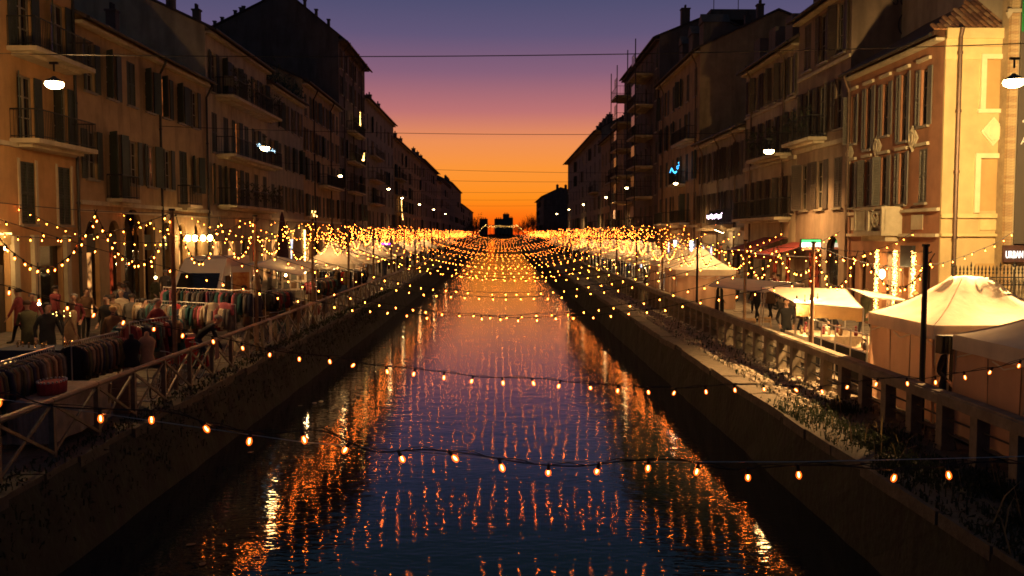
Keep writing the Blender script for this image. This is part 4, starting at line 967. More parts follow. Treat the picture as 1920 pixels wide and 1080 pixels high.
# swags along both banks
def swags(x, poles, zt, n_per, sag, side_lb, zvar=.0):
    cnt = 0
    for j in range(len(poles) - 1):
        a, b_ = poles[j], poles[j + 1]
        w = MB(); w.tube(cat((x, a, zt), (x, b_, zt), .06, 6), .006 + .00008 * a, 4); tag(w.build('support_wire', CABLE), 'thin wire between %s and %s pole %s' % (ORD[j], ORD[j + 1], side_lb), 'wire')
        for k in range(n_per):
            y0 = a + (b_ - a) * k / n_per; y1 = a + (b_ - a) * (k + 1) / n_per
            pts = cat((x + rnd.uniform(-.2, .2), y0, zt - .03), (x, y1, zt - .03), sag * rnd.uniform(.8, 1.15), 14, .02)
            festoon(pts, .27 if a < 60 else .36, '%s of %s drooping bulb loops between %s and %s pole %s' % (ORD[k], ['one', 'two', 'three'][n_per - 1], ORD[j], ORD[j + 1], side_lb), 1 if a < 40 else 0,
                    'drooping bulb loops ' + side_lb, name='festoon_loop', rad=.008 + a * .0001)
swags(-7.9, LP, 4.3, 2, 1.25, 'behind the iron railing')
swags(8.25, RP, 3.45, 2, .85, 'behind the concrete rail')
for (px0, px1, lb) in ((0, 0, ''),):
    pass
# strings over the streets, from quay pole to house wall
for i, d in enumerate((21.4, 28.6, 37.2, 46, 55, 64, 73, 82, 92, 102, 113)):
    festoon(cat((-7.9, d, 4.3), (-17.0, d + 3, 4.7 if i else 5.2), 1.0, 18, .02), .42, 'bulb string from the %s railing pole to the house fronts over the market street' % ORD[i + 1], 1 if d < 40 else 0, 'bulb strings over the market street', rad=.009)
for i, d in enumerate((23.0, 29.4, 36.6, 44.5, 53, 62, 72, 82, 92, 103)):
    festoon(cat((8.2, d, 3.5), (15.3, d + 3, 3.9), .8, 16, .02), .42, 'bulb string from the %s promenade pole to the house fronts' % ORD[i + 1], 1 if d < 40 else 0, 'bulb strings over the promenade', rad=.009)
# joined: the dense far glitter over both streets
for (xa, xb, lb) in ((-16.5, -7.6, 'glitter of countless tiny bulbs over the far market street'), (8, 15, 'glitter of countless tiny bulbs over the far promenade')):
    fb = MB()
    y = 60.0
    while y < 300:
        for k in range(2):
            x0 = rnd.uniform(xa, xb); x1 = rnd.uniform(xa, xb)
            for p in resample(cat((x0, y, 4.4), (x1, y + 5, 4.3), rnd.uniform(.8, 1.9), 8), .42): (rnd.random() < .55 and fb.octa(p, .016, .026))
        y += 2.6
    tag(fb.build('far_street_lights', E_FAR), lb, 'string lights', kind='stuff')
# fairy-light columns and balcony garlands
def fairy(label, f, n, r, mt=E_FAIRY, name='fairy_lights'):
    mb = MB()
    for i in range(n): mb.octa(f(rnd.random(), rnd.random()), r, r * 1.3)
    return tag(mb.build(name, mt), label, 'fairy lights', kind='stuff')
for lb, y, w in (('golden light curtain framing the shop door, far side', 35.75, .28), ('golden light curtain beside the bright wall lantern', 34.1, .3), ('golden light curtain next to the black shop sign', 32.55, .22)):
    fairy(lb, lambda a, b_: (RF - .1 - .1 * rnd.random(), y - w / 2 + w * a, .3 + 2.85 * b_), 520, .013)
for lb, y in (('glittering light column on the market shopfronts, leftmost', 69.0), ('brightest glittering light column on the market shopfronts', 73.5), ('thin glittering light column beside the closed parasols', 77)):
    fairy(lb, lambda a, b_: (LF + .15 + .1 * rnd.random(), y - .2 + .4 * a, .9 + 3.2 * b_), 260, .03)
for lb, y in (('white light curtain in the promenade shop window, first', 70.5), ('white light curtain in the promenade shop window, second', 77)):
    fairy(lb, lambda a, b_: (RF - .2, y - .6 + 1.2 * a, .6 + 2.6 * b_), 260, .028, E_WHITE)
fairy('snowy white lights draped on the low house balcony', lambda a, b_: (RF - .95, 57.9 + 4.2 * a, 5.15 - .12 * abs(math.sin(a * 9)) - .28 * b_ * abs(math.sin(a * 23))), 130, .022, emit('cool_fairy', (.9, .7, .9), 9))
fairy('blue light garland looped on a balcony', lambda a, b_: (RF - .95, 72 + 4 * a, 9.3 - .5 * abs(math.sin(a * 4)) + (.5 * b_ if a < .25 else .1 * b_)), 110, .026, E_BLUE)
fairy('small pale blue light garland on the cream house balcony', lambda a, b_: (LF + 1.1, 59 + 5 * a, 9.5 + .2 * b_ + .1 * math.sin(a * 10)), 60, .02, emit('ice_led', (.5, .8, 1.0), 6))
fairy('bright gold tangle of lights on a balcony of the tall gabled house', lambda a, b_: (LF + 1, 104.5 + 1.6 * a, 12.4 + 1.0 * b_ * a), 60, .035, E_FAIRY)
fairy('short gold light string on the balcony above the gold tangle', lambda a, b_: (LF + 1, 103 + .6 * a, 16.2 + 1.6 * b_), 40, .03, E_FAIRY)
fairy('faint gold squiggle of lights on the ochre house window', lambda a, b_: (LF + .2, 80.0 + 2.4 * a, 5.6 + .25 * math.sin(a * 12)), 36, .028, E_FAIRY)
fairy('hanging gold light string on a corner house down the market bank', lambda a, b_: (LF + .5, 150 + 2 * a * a, 6.2 + 3.2 * (1 - a)), 60, .05, E_FAIRY)

# ------------------------------------------------------------------ market tents
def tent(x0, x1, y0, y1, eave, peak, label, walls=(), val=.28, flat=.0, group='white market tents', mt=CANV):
    t_ = thing('market_tent', label, 'tent', ((x0 + x1) / 2, (y0 + y1) / 2, 0), group=group)
    cx, cyy = (x0 + x1) / 2, (y0 + y1) / 2; n = 8; mb = MB()
    cor = [(x0, y0), (x1, y0), (x1, y1), (x0, y1)]
    ts = (x1 - x0) * .07 + flat
    top_ = [(cx - ts - flat, cyy - ts), (cx + ts + flat, cyy - ts), (cx + ts + flat, cyy + ts), (cx - ts - flat, cyy + ts)]
    rings = []
    for k in range(n + 1):
        f = k / n; ring = []
        for e in range(4):
            a, b_ = cor[e], cor[(e + 1) % 4]; c, d_ = top_[e], top_[(e + 1) % 4]
            for q in range(6):
                s_ = q / 6
                bx = a[0] + (b_[0] - a[0]) * s_; by = a[1] + (b_[1] - a[1]) * s_; tx = c[0] + (d_[0] - c[0]) * s_; ty = c[1] + (d_[1] - c[1]) * s_
                fz = f * .62 + .38 * f * f + (.05 * math.sin(11 * s_ + e * 2) if f > .8 else 0) - .10 * math.sin(PI * f) * math.sin(PI * s_) - .012 * math.sin(9 * s_ + 3 * f)
                ring.append((bx + (tx - bx) * f, by + (ty - by) * f, eave + (peak - eave) * fz))
        rings.append(ring)
    mb.loft(rings, cap=False); tn = len(mb.v) - 24; mb.f.append(tuple(range(tn, tn + 24))); mb.m.append(0)
    # rumpled finial where the top gathers
    mb.build('canopy', mt, t_, smooth=True)
    for e in range(4):
        sm = MB(); i0 = e * 6; sm.tube([(rings[k][i0][0], rings[k][i0][1], rings[k][i0][2] + .004) for k in range(n + 1)], .011, 4); sm.build('seam', mat('canvas_seam', (.45, .38, .28)), t_)
    vb = MB()
    for e in range(4):
        a, b_ = cor[e], cor[(e + 1) % 4]; N_ = 14
        for q in range(N_):
            s0, s1 = q / N_, (q + 1) / N_
            P_ = lambda s_, z, o: (a[0] + (b_[0] - a[0]) * s_ + (0 if a[0] != b_[0] else (-o if a[0] == x0 else o)), a[1] + (b_[1] - a[1]) * s_ + (0 if a[1] != b_[1] else (-o if a[1] == y0 else o)), z)
            vb.quad(P_(s0, eave + .005, .004), P_(s1, eave + .005, .004), P_(s1, eave - val, .006 + .014 * math.sin(s1 * 17)), P_(s0, eave - val, .006 + .014 * math.sin(s0 * 17)))
    vb.build('valance', mt, t_, smooth=True)
    for (lx, ly) in ((x0 + .05, y0 + .05), (x1 - .05, y0 + .05), (x1 - .05, y1 - .05), (x0 + .05, y1 - .05)):
        lb_ = MB(); lb_.box(lx - .02, lx + .02, ly - .02, ly + .02, 0, eave - .02); lb_.build('leg', METAL, t_)
    fr = MB()
    for (a, b_) in (((x0 + .06, y0 + .05), (x1 - .06, y0 + .05)), ((x0 + .05, y0 + .06), (x0 + .05, y1 - .06))):
        m_ = ((a[0] + b_[0]) / 2, (a[1] + b_[1]) / 2)
        for (p, q) in ((a, m_), (m_, b_)):
            fr.obox((*p, eave - .02), (*q, eave - .42), .02, .025); fr.obox((*p, eave - .42), (*q, eave - .02), .02, .025)
    fr.build('truss', METAL, t_)
    for wl in walls:
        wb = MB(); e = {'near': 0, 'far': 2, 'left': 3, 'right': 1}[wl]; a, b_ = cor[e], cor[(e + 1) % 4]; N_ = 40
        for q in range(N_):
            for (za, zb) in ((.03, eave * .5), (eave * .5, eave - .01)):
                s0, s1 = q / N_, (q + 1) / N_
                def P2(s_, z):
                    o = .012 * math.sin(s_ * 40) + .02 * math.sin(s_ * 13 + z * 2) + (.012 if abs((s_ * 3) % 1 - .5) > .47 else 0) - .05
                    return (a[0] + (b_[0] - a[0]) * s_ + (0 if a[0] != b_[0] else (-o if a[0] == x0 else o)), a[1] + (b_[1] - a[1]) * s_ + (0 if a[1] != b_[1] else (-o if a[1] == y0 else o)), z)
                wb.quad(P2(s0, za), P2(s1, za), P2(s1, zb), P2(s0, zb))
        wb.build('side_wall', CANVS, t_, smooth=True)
        for s_ in (.36, .66): sb = MB(); sb.obox(P2(s_, .03), P2(s_, eave - .3), .02, .008); sb.build('zip_seam', mat('seam', (.2, .14, .10)), t_)
    return t_
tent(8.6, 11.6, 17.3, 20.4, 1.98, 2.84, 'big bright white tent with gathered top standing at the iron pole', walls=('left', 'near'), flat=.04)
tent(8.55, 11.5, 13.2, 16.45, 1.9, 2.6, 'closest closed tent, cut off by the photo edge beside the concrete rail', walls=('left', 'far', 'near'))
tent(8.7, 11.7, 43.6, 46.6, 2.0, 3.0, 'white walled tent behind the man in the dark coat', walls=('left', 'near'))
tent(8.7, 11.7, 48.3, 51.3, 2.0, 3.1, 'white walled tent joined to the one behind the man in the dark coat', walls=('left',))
tent(8.7, 11.7, 58.5, 61.5, 2.05, 3.15, 'open white tent with people under it, before the walled pair')
tent(8.7, 11.7, 69, 72, 2.1, 3.2, 'open white tent in the middle distance on the promenade')
tent(-10.75, -7.95, 48, 51, 2.15, 3.3, 'square white tent on the market quay with clothes hanging under it')
for i, y in enumerate((65, 74.5, 78.5)):
    tent(8.7, 11.7, y - 1, y + 2, 2.1, 3.2, 'cream peaked promenade tent, %s of the close packed ones' % ORD[i], group='close packed promenade tents')
for i, y in enumerate((57.5, 66, 76)):
    tent(-11.0, -8.1, y, y + 3, 2.15, 3.3, 'cream peaked tent on the market quay, %s beyond the big square one' % ORD[i], group='cream tents beyond the square one')
for i, y in enumerate((84, 96, 108, 122, 140, 165)):
    tent(8.8, 11.8, y, y + 3, 2.1, 3.15, 'small distant tent on the promenade, %s beyond the middle one' % ORD[i], group='distant tents')
    tent(-11.2, -8.2, y + 3, y + 6, 2.1, 3.15, 'small distant tent on the market quay, %s beyond the square white one' % ORD[i], group='distant tents')
def awning(pts, th, label, legs, mt=CANV, drop=None):
    """tilted sheet canopy; pts: four corners"""
    t_ = thing('stall_canopy', label, 'canopy', (pts[0][0], pts[0][1], 0)); mb = MB(); n = 6; P4 = [Vector(p) for p in pts]
    def S(u, v): 
        p = P4[0].lerp(P4[1], u).lerp(P4[3].lerp(P4[2], u), v); return p - Vector((0, 0, .10 * math.sin(PI * u) * math.sin(PI * v)))
    for i in range(n):
        for j in range(n): mb.quad(S(i / n, j / n), S((i + 1) / n, j / n), S((i + 1) / n, (j + 1) / n), S(i / n, (j + 1) / n))
    mb.build('sheet', mt, t_, smooth=True)
    fr = MB()
    for k in range(4): fr.tube([P4[k], P4[(k + 1) % 4]], .018, 5)
    fr.build('frame', METAL, t_)
    for k in legs: lb_ = MB(); lb_.tube([(P4[k].x, P4[k].y, 0.0 if P4[k].x > 0 else .05), P4[k]], .02, 6); lb_.build('leg', METAL, t_)
    if drop:
        a, b_ = P4[drop[0]], P4[drop[1]]; vb = MB()
        for q in range(10):
            p, r_ = a.lerp(b_, q / 10), a.lerp(b_, (q + 1) / 10); vb.quad(p, r_, r_ - Vector((0, 0, .35)), p - Vector((0, 0, .35 + .03 * (q % 2))))
        vb.build('valance', mat('canvas_ochre', (.50, .33, .15), var=.15, translucent=.3), t_)
    return t_
awning([(8.3, 24.6, 1.85), (9.8, 23.6, 1.78), (10.5, 26.6, 2.12), (8.4, 28.2, 2.1)], 0, 'bright white flat canopy over a stall lit by bare bulbs', (0, 1, 2, 3), drop=(0, 1))
awning([(10.1, 23.9, 2.06), (11.9, 25.2, 1.84), (12.1, 27.4, 1.9), (10.6, 26.7, 2.14)], 0, 'second wing of the bright flat canopy reaching towards the houses', (1,))
awning([(7.5, 31.6, 1.92), (8.9, 29.6, 1.82), (11.2, 32.3, 1.95), (8.9, 35.6, 2.05)], 0, 'pale flat canopy poking over the rail above the man in the dark coat', (1, 2, 3))
awning([(-10.1, 36.2, 2.5), (-8.35, 36.9, 2.05), (-8.3, 39.8, 2.45), (-10.0, 39.6, 2.75)], 0, 'tilted beige canopy over a market quay stall, front panel', (0, 1, 2, 3))
awning([(-10.0, 39.9, 2.75), (-8.3, 40.1, 2.45), (-8.3, 43.0, 2.2), (-9.9, 42.8, 2.5)], 0, 'tilted beige canopy behind the front panel', (3,))
awning([(-12.6, 36.8, 2.35), (-10.4, 36.6, 2.5), (-10.3, 39.3, 2.6), (-12.4, 39.2, 2.4)], 0, 'darker canopy between the white van and the beige stall', (0, 3), mt=mat('canvas_grey', (.28, .25, .2), translucent=.2))
# dark red shop awnings on the promenade houses
for i, (y0, y1, zt, zb) in enumerate(((43.2, 46.6, 3.35, 2.75), (47.2, 51.5, 3.6, 2.9))):
    t_ = thing('shop_awning', ['dark red awning beside the lit box sign', 'wide dark red awning farther from the lit box sign'][i], 'awning', (RF, y0, zb)); mb = MB(); n = 8
    for k in range(n):
        a0, a1 = y0 + (y1 - y0) * k / n, y0 + (y1 - y0) * (k + 1) / n
        mb.quad((RF - .05, a0, zt), (RF - .05, a1, zt), (RF - 2.2, a1, zb - .02 * (k % 2)), (RF - 2.2, a0, zb - .02 * ((k + 1) % 2)))
        mb.quad((RF - 2.2, a0, zb), (RF - 2.2, a1, zb), (RF - 2.2, a1, zb - .25), (RF - 2.2, a0, zb - .25))
    mb.build('fabric', AWN_R, t_); mb = MB(); mb.tube([(RF - 2.2, y0, zb), (RF - 2.2, y1, zb)], .03, 6)
    for a0 in (y0 + .05, y1 - .05): mb.tube([(RF - .05, a0, zb - .1), (RF - 2.2, a0, zb - .02)], .02, 5)
    mb.build('frame', METAL, t_)
# ------------------------------------------------------------------ lit things in the stalls
def warm(name, label, x, y, z, pw, r=.06, col=(1, .62, .25), glob=E_LAMP, stem=None):
    t_ = thing(name, label, 'lamp', (x, y, z)); mb = MB(); mb.ball((0, 0, 0), r, r, r * 1.15, 10, 7); mb.build('bulb', glob, t_, world=False, smooth=True)
    mb = MB(); mb.tube([(0, 0, r), (0, 0, r + .09)], r * .45, 6)
    if stem: mb.tube([(0, 0, r + .09), stem], .012, 4)
    mb.build('holder', IRON, t_, world=False)
    if pw:
        ld = bpy.data.lights.new('lamp_light', 'POINT'); ld.energy = pw * 1.5; ld.color = col; ld.shadow_soft_size = r * 1.2
        lo = bpy.data.objects.new('lamp_light', ld); C.objects.link(lo); lo.parent = t_; lo.location = (0, -.12, -.12)
    return t_
for i, (px, py, d, pw) in enumerate(((1494, 565, 24.9, 55), (1509, 571, 25.1, 0), (1519, 568, 25.3, 55), (1525, 562, 25.6, 0), (1533, 565, 25.8, 0))):
    p = at(px, py, d); warm('bare_bulb', '%s bare bulb in the bright cluster under the flat canopy' % ORD[i], p.x, p.y, p.z, pw, .055, stem=(0, 0, 2.05 - p.z) if p.z < 1.95 else None)
p = at(1662, 515, 34.3)
ln = thing('wall_lantern', 'dazzling wall lantern between the golden light curtains', 'lamp', (RF - .35, 34.75, 2.2))
mb = MB(); mb.ball((0, 0, 0), .11, .11, .19, 10, 7); mb.build('globe', E_LAMP, ln, world=False); mb = MB(); mb.tube([(0, 0, .2), (.1, 0, .35), (.34, 0, .3)], .018, 5); mb.cyl(0, 0, .18, .25, .09, 8); mb.build('bracket', IRON, ln, world=False)
ld = bpy.data.lights.new('lamp_light', 'POINT'); ld.energy = 90; ld.color = (1, .62, .25); ld.shadow_soft_size = .12; lo = bpy.data.objects.new('lamp_light', ld); C.objects.link(lo); lo.parent = ln; lo.location = (-.2, 0, 0)
fl = thing('wall_floodlight', 'angled floodlight under the balcony of the arched low house', 'lamp', (RF - 1.0, 59.3, 4.0))
mb = MB(); mb.obox((0, 0, .1), (.3, -.7, -.1), .18, .06); mb.build('housing', IRON, fl, world=False); mb = MB(); mb.obox((0, 0, .06), (.3, -.7, -.14), .16, .02); mb.build('lens', E_LAMP, fl, world=False)
ld = bpy.data.lights.new('lamp_light', 'POINT'); ld.energy = 70; ld.color = (1, .62, .28); ld.shadow_soft_size = .1; lo = bpy.data.objects.new('lamp_light', ld); C.objects.link(lo); lo.parent = fl; lo.location = (0, -.5, -.4)
for i, (y, o) in enumerate(((47.6, .35), (48.7, .35), (50.0, .35), (51.2, .3))):
    t_ = warm('wall_lantern', '%s of four glowing lanterns above the cafe behind the van' % ORD[i], LF + .45, y, 3.55, 30 if i % 2 == 0 else 0, .15, stem=(-.4, 0, .3))
warm('stall_lamp', 'warm lamp under the square white tent', -9.3, 49.5, 1.95, 120, .05); warm('stall_lamp', 'warm lamp under the open promenade tent', 10.2, 60, 1.9, 130, .05)
warm('stall_lamp', 'warm lamp inside the walled tent near the dark coated man', 10.2, 45.1, 1.7, 90, .05)
warm('stall_lamp', 'added warm fill light over the jewellery table on the market street', -11.2, 21.5, 2.1, 12, .035, stem=(0, 0, 1.0))  # last one is an added fill light for the dim market table
pp = thing('light_bar', 'purple glowing light bar over a distant market stall', 'lamp', (-10.5, 72, 2.9)); mb = MB(); mb.box(0, 1.6, -.05, .05, 0, .12); mb.box(0, .1, -.05, .05, -.8, 0); mb.build('tube', E_PURP, pp, world=False)
mb = MB(); mb.box(-.05, 1.65, .06, .1, -.02, .14); mb.build('housing', IRON, pp, world=False)


# ------------------------------------------------------------------ people
def skin_mesh(verts, edges, radii, root=0, sub=1):
    me = bpy.data.meshes.new('tmp'); me.from_pydata(verts, edges, []); o = bpy.data.objects.new('tmp', me); C.objects.link(o)
    mo = o.modifiers.new('s', 'SKIN'); 
    for i, r_ in enumerate(radii):
        sv = me.skin_vertices[0].data[i]; sv.radius = r_ if isinstance(r_, tuple) else (r_, r_); sv.use_root = (i == root)
    mo.use_smooth_shade = True
    su = o.modifiers.new('u', 'SUBSURF'); su.levels = sub; su.render_levels = sub
    dg = bpy.context.evaluated_depsgraph_get(); dg.update()
    out = bpy.data.meshes.new_from_object(o.evaluated_get(dg)); bpy.data.objects.remove(o); return out
def ground_z(x): return .35 * min(1, max(0, (-7.7 - x) / 9.3)) if x < 0 else 0.0
def body_mesh(pose, top, legs_):
    """walk, stand, bend, browse. Faces +y before turning. One continuous skinned figure."""
    lean = {'walk': .06, 'stand': 0, 'bend': .95, 'browse': .22}[pose]
    st = {'walk': .30, 'stand': .05, 'bend': .12, 'browse': .08}[pose]
    hip = Vector((0, 0, .93)); V = []; E = []; Rr = []
    def add(p, r_, parent=None):
        V.append(tuple(p)); Rr.append(r_); i = len(V) - 1
        if parent is not None: E.append((parent, i))
        return i
    rot = Matrix.Rotation(-lean, 3, 'X')
    def tp(x, y, z): return hip + rot @ Vector((x, y, z))
    pel = add(hip, (.15, .12)); wa = add(tp(0, 0, .18), (.14, .11), pel); ch = add(tp(0, .0, .40), (.185, .125), wa); nb = add(tp(0, 0, .53), (.09, .08), ch)
    nk = add(tp(0, .015, .60), (.052, .052), nb)
    hr = Matrix.Rotation(-lean * .5, 3, 'X'); hb = tp(0, .015, .60)
    def hp(x, y, z): return hb + hr @ Vector((x, y, z))
    h1 = add(hp(0, .02, .07), (.062, .075), nk); h2 = add(hp(0, .02, .15), (.078, .095), h1); h3 = add(hp(0, .005, .23), (.062, .075), h2)
    no = add(hp(0, .125, .125), (.012, .014), h2)
    for s_ in (-1, 1):
        add(hp(s_ * .088, .0, .13), (.010, .018), h2)
        sh = add(tp(s_ * .19, 0, .47), (.068, .068), ch)
        if pose == 'walk': el, wr_ = tp(s_ * .26, -.12 * s_, .20), tp(s_ * .27, .10 - .16 * s_, -.02)
        elif pose == 'stand': el, wr_ = tp(s_ * .27, -.04, .19), tp(s_ * .22, .14, .02)
        elif pose == 'bend': el = hip + rot @ Vector((s_ * .25, .10, .42)) + Vector((0, .10, -.28)); wr_ = el + Vector((-s_ * .04, .12, -.22))
        else: el, wr_ = tp(s_ * .26, .06, .22), tp(s_ * .20, .33, .26)
        e1 = add(el, (.05, .05), sh); w1 = add(wr_, (.034, .030), e1); dd = (Vector(wr_) - Vector(el)).normalized(); pl = Vector(wr_) + dd * .08
        p1 = add(pl, (.040, .022), w1); sx_ = Vector((1, 0, 0)); sx_ = (sx_ - dd * sx_.dot(dd)).normalized()
        for q, (off, ln_) in enumerate(((-.028, .062), (-.010, .075), (.010, .070), (.027, .055))):
            k1 = add(pl + sx_ * off + dd * .035, (.010, .010), p1); add(pl + sx_ * off * 1.15 + dd * (.035 + ln_) + Vector((0, .012, -.006)), (.008, .008), k1)
        add(pl - sx_ * s_ * .055 + dd * .015 + Vector((0, .02, 0)), (.011, .011), w1)
        hj = add(hip + Vector((s_ * .095, 0, -.06)), (.095, .098), pel)
        fy = st * s_; kn = add((s_ * .10, fy * .45 + .05 + (.10 if pose == 'bend' else 0), .50), (.065, .068), hj)
        an_ = add((s_ * .105, fy * 1.0 - .03, .09), (.042, .045), kn); hl = add((s_ * .11, fy + .02, .045), (.045, .042), an_); add((s_ * .125, fy + .17, .032), (.042, .03), hl)
    me = skin_mesh(V, E, Rr, 0, 1)
    zmin = min(v.co.z for v in me.vertices)
    for v in me.vertices: v.co.z -= zmin
    me.materials.clear()
    for m_ in (top, legs_, SKIN, RUB): me.materials.append(m_)
    hc = hp(0, .02, .10); wrs = []
    for p in me.polygons:
        c = p.center; idx = 0
        if c.z < .10: idx = 3
        elif c.z < .88 and abs(c.x) < .2 and not (pose == 'bend' and c.y > .22): idx = 1
        if (Vector(c) - Vector(hc) - Vector((0, 0, -zmin))).length < .165: idx = 2
        p.material_index = idx
    # hands
    for p in me.polygons:
        if p.area < .0006 and p.material_index in (0, 1) and p.center.z > .3: p.material_index = 2
    return me, (hb, hr, zmin, rot, hip)
def hair_mesh(info, m_, long_=False, hat=False):
    hb, hr, zmin, rot, hip = info; b_ = MB(); c = hb + hr @ Vector((0, -.008, .155)); c = Vector((c.x, c.y, c.z - zmin))
    rings = []
    for k in range(6):
        t_ = k / 5; z = .115 - .02 - t_ * (.13 if not long_ else .30); r_ = .045 + .06 * min(1, t_ * 2.4)
        ring = []
        for q in range(10):
            a = 2 * PI * q / 10; fr = max(0, math.sin(a)); cut = 1 - .5 * fr * (t_ > .4)
            ring.append(tuple(c + hr @ Vector((r_ * math.cos(a), r_ * 1.15 * math.sin(a) * cut - .012, z))))
        rings.append(ring)
    b_.loft(rings); 
    if hat:
        b_.loft([[tuple(c + hr @ Vector((rr_ * math.cos(2 * PI * q / 12), rr_ * math.sin(2 * PI * q / 12), zz))) for q in range(12)] for rr_, zz in ((.15, .03), (.152, .045), (.095, .05), (.085, .13), (.05, .145))])
    return b_.mesh('hat' if hat else 'hair', m_, True)
def coat_mesh(info, m_, length=.5):
    hb, hr, zmin, rot, hip = info; b_ = MB(); rings = []
    for (z, rx, ry) in ((.565, .085, .08), (.52, .17, .10), (.44, .225, .135), (.30, .20, .14), (.12, .18, .145), (-.02, .20, .165)):
        rings.append([tuple(hip + rot @ Vector((rx * math.cos(2 * PI * q / 14), ry * math.sin(2 * PI * q / 14), z)) - Vector((0, 0, zmin))) for q in range(14)])
    for k in range(1, 4):
        f = k / 3; L_ = length * f; ring = []
        for q in range(14):
            a = 2 * PI * q / 14; p = hip + rot @ Vector((.20 * math.cos(a), .165 * math.sin(a), -.02)); w = 1 + .12 * f + .03 * math.sin(a * 5)
            ring.append((p.x * w, hip.y + (p.y - hip.y) * w, p.z - zmin - L_))
        rings.append(ring)
    b_.loft(rings); return b_.mesh('coat', m_, True)
HAIRM = [mat('hair_dark', (.02, .013, .01), rough=.6), mat('hair_brown', (.07, .035, .018), rough=.6), mat('hair_blonde', (.42, .26, .10), rough=.6), mat('hair_grey', (.25, .23, .21), rough=.6)]
_pc = {}
def person(x, y, face, pose, label, top=BLACK_, legs_=NAVY_, hair=0, coat=None, clen=.4, hat=False, long_=False, h=1.0, z=None, group=None):
    k = (pose, top.name, legs_.name)
    if k not in _pc: _pc[k] = body_mesh(pose, top, legs_)
    me, info = _pc[k]
    t_ = thing('person', label, 'person', (x, y, ground_z(x) + .02 if z is None else z), R(face), group)
    t_.scale = (h, h, h)
    b_ = inst('body', me, t_)
    inst('hat' if hat else 'hair', hair_mesh(info, HAIRM[hair] if not hat else BLACK_, long_, hat), t_)
    if coat: inst('coat', coat_mesh(info, coat, clen), t_)
    return t_
P_ = person
P_(-14.5, 25.0, 160, 'stand', 'broad person in a dark padded coat before the lit shopfront, photo edge', BLACK_, BLACK_, 0, BLACK_, .25, h=1.06)
P_(-12.9, 24.2, 40, 'browse', 'person in a dark olive coat leaning over the jewellery table', OLIVE_, BLACK_, 1, OLIVE_, .35)
P_(-12.3, 25.3, -30, 'walk', 'woman in a long tan striped coat among the market shoppers', TAN_, BROWN_, 1, TAN_, .55, long_=True, h=.96)
P_(-11.6, 26.1, 170, 'stand', 'tall person all in black behind the twig lamp', BLACK_, BLACK_, 0, BLACK_, .5, h=1.03)
P_(-11.5, 27.6, 20, 'walk', 'person in a grey padded jacket walking away from the twig lamp', GREY_, NAVY_, 0, GREY_, .12)
P_(-12.6, 29.4, 200, 'walk', 'person with pale hood walking past the arched doors', CREAM_, NAVY_, 3, CREAM_, .1, h=.98)
P_(-13.4, 31.5, 30, 'walk', 'person in navy beside the arched doors', NAVY_, BLACK_, 0, NAVY_, .2)
P_(-11.9, 31.2, -60, 'browse', 'person in brown reaching towards the rear clothes rack', BROWN_, NAVY_, 1, BROWN_, .15)
P_(-10.9, 26.6, -80, 'browse', 'bare headed shopper in dark clothes at the end of the colourful clothes rack', BLACK_, NAVY_, 0, h=.98)
P_(-15.2, 28.0, 100, 'walk', 'shopper in wine red passing close to the shopfronts', WINE_, BLACK_, 0, WINE_, .3)
P_(-14.2, 33.0, 10, 'stand', 'shopper in grey waiting near the white van', GREY_, BLACK_, 1, GREY_, .3, h=.97)
P_(-8.35, 24.3, -70, 'bend', 'man in a black jacket bending down behind the iron railing', BLACK_, NAVY_, 3)
P_(-9.6, 33.5, 150, 'browse', 'seller in olive standing behind the rear clothes rack', OLIVE_, BLACK_, 0)
P_(-8.6, 31.2, 60, 'stand', 'person in dark blue by the railing near the second bicycle', NAVY_, BLACK_, 0, NAVY_, .1)
P_(-9.2, 49.3, 20, 'browse', 'person in pink browsing under the square white tent', PINK_, BLACK_, 0)
P_(-10.2, 52.5, 180, 'walk', 'person in black walking behind the square white tent', BLACK_, BLACK_, 0, BLACK_, .2)
for i, (x, y) in enumerate(((-11.5, 44), (-12.8, 46.5), (-11.8, 57), (-13.5, 55), (-9.6, 60), (-12.2, 63), (-10.5, 68), (-13, 70))):
    P_(x, y, rnd.uniform(0, 360), rnd.choice(('walk', 'stand', 'browse')), 'dark dressed shopper, %s of those deeper along the market street' % ORD[i], rnd.choice((BLACK_, NAVY_, GREY_, BROWN_)), BLACK_, rnd.randint(0, 3), rnd.choice((BLACK_, BROWN_, None)), .3, group='shoppers deeper in the market street')
P_(9.15, 36.6, -95, 'stand', 'man in a long dark coat and hat standing before the white tent wall', BLACK_, BLACK_, 0, BLACK_, .55, hat=True, h=1.04)
P_(11.3, 38.5, 15, 'walk', 'person in black walking away past the lit stall, nearer the tents', BLACK_, BLACK_, 0, BLACK_, .2)
P_(12.1, 39.2, 10, 'walk', 'person in dark brown walking away, nearer the red awnings', BROWN_, BLACK_, 1, BROWN_, .25)
P_(8.95, 27.4, 170, 'stand', 'dark haired seller behind the concrete rail at the bright bulbs', BLACK_, BLACK_, 0, h=1.0)
P_(12.0, 31.6, 150, 'stand', 'blonde woman with long hair under the flat white canopy', BLACK_, BLACK_, 2, long_=True, h=.97)
P_(13.4, 32.0, 120, 'walk', 'person with pale fluffy hat passing the golden light curtains', OLIVE_, BLACK_, 2, OLIVE_, .3)
P_(8.75, 16.9, 200, 'stand', 'dark figure standing in the gap between the two closed white tents', BLACK_, NAVY_, 0, BLACK_, .2)
P_(13.8, 43.6, 60, 'stand', 'person in red seated area near the dark red awning', RED_, BLACK_, 0)
P_(14.2, 45.5, 240, 'stand', 'person in wine coloured top below the dark red awning', WINE_, BLACK_, 1)
P_(10.0, 60.2, 90, 'browse', 'person in grey under the open promenade tent', GREY_, BLACK_, 0)
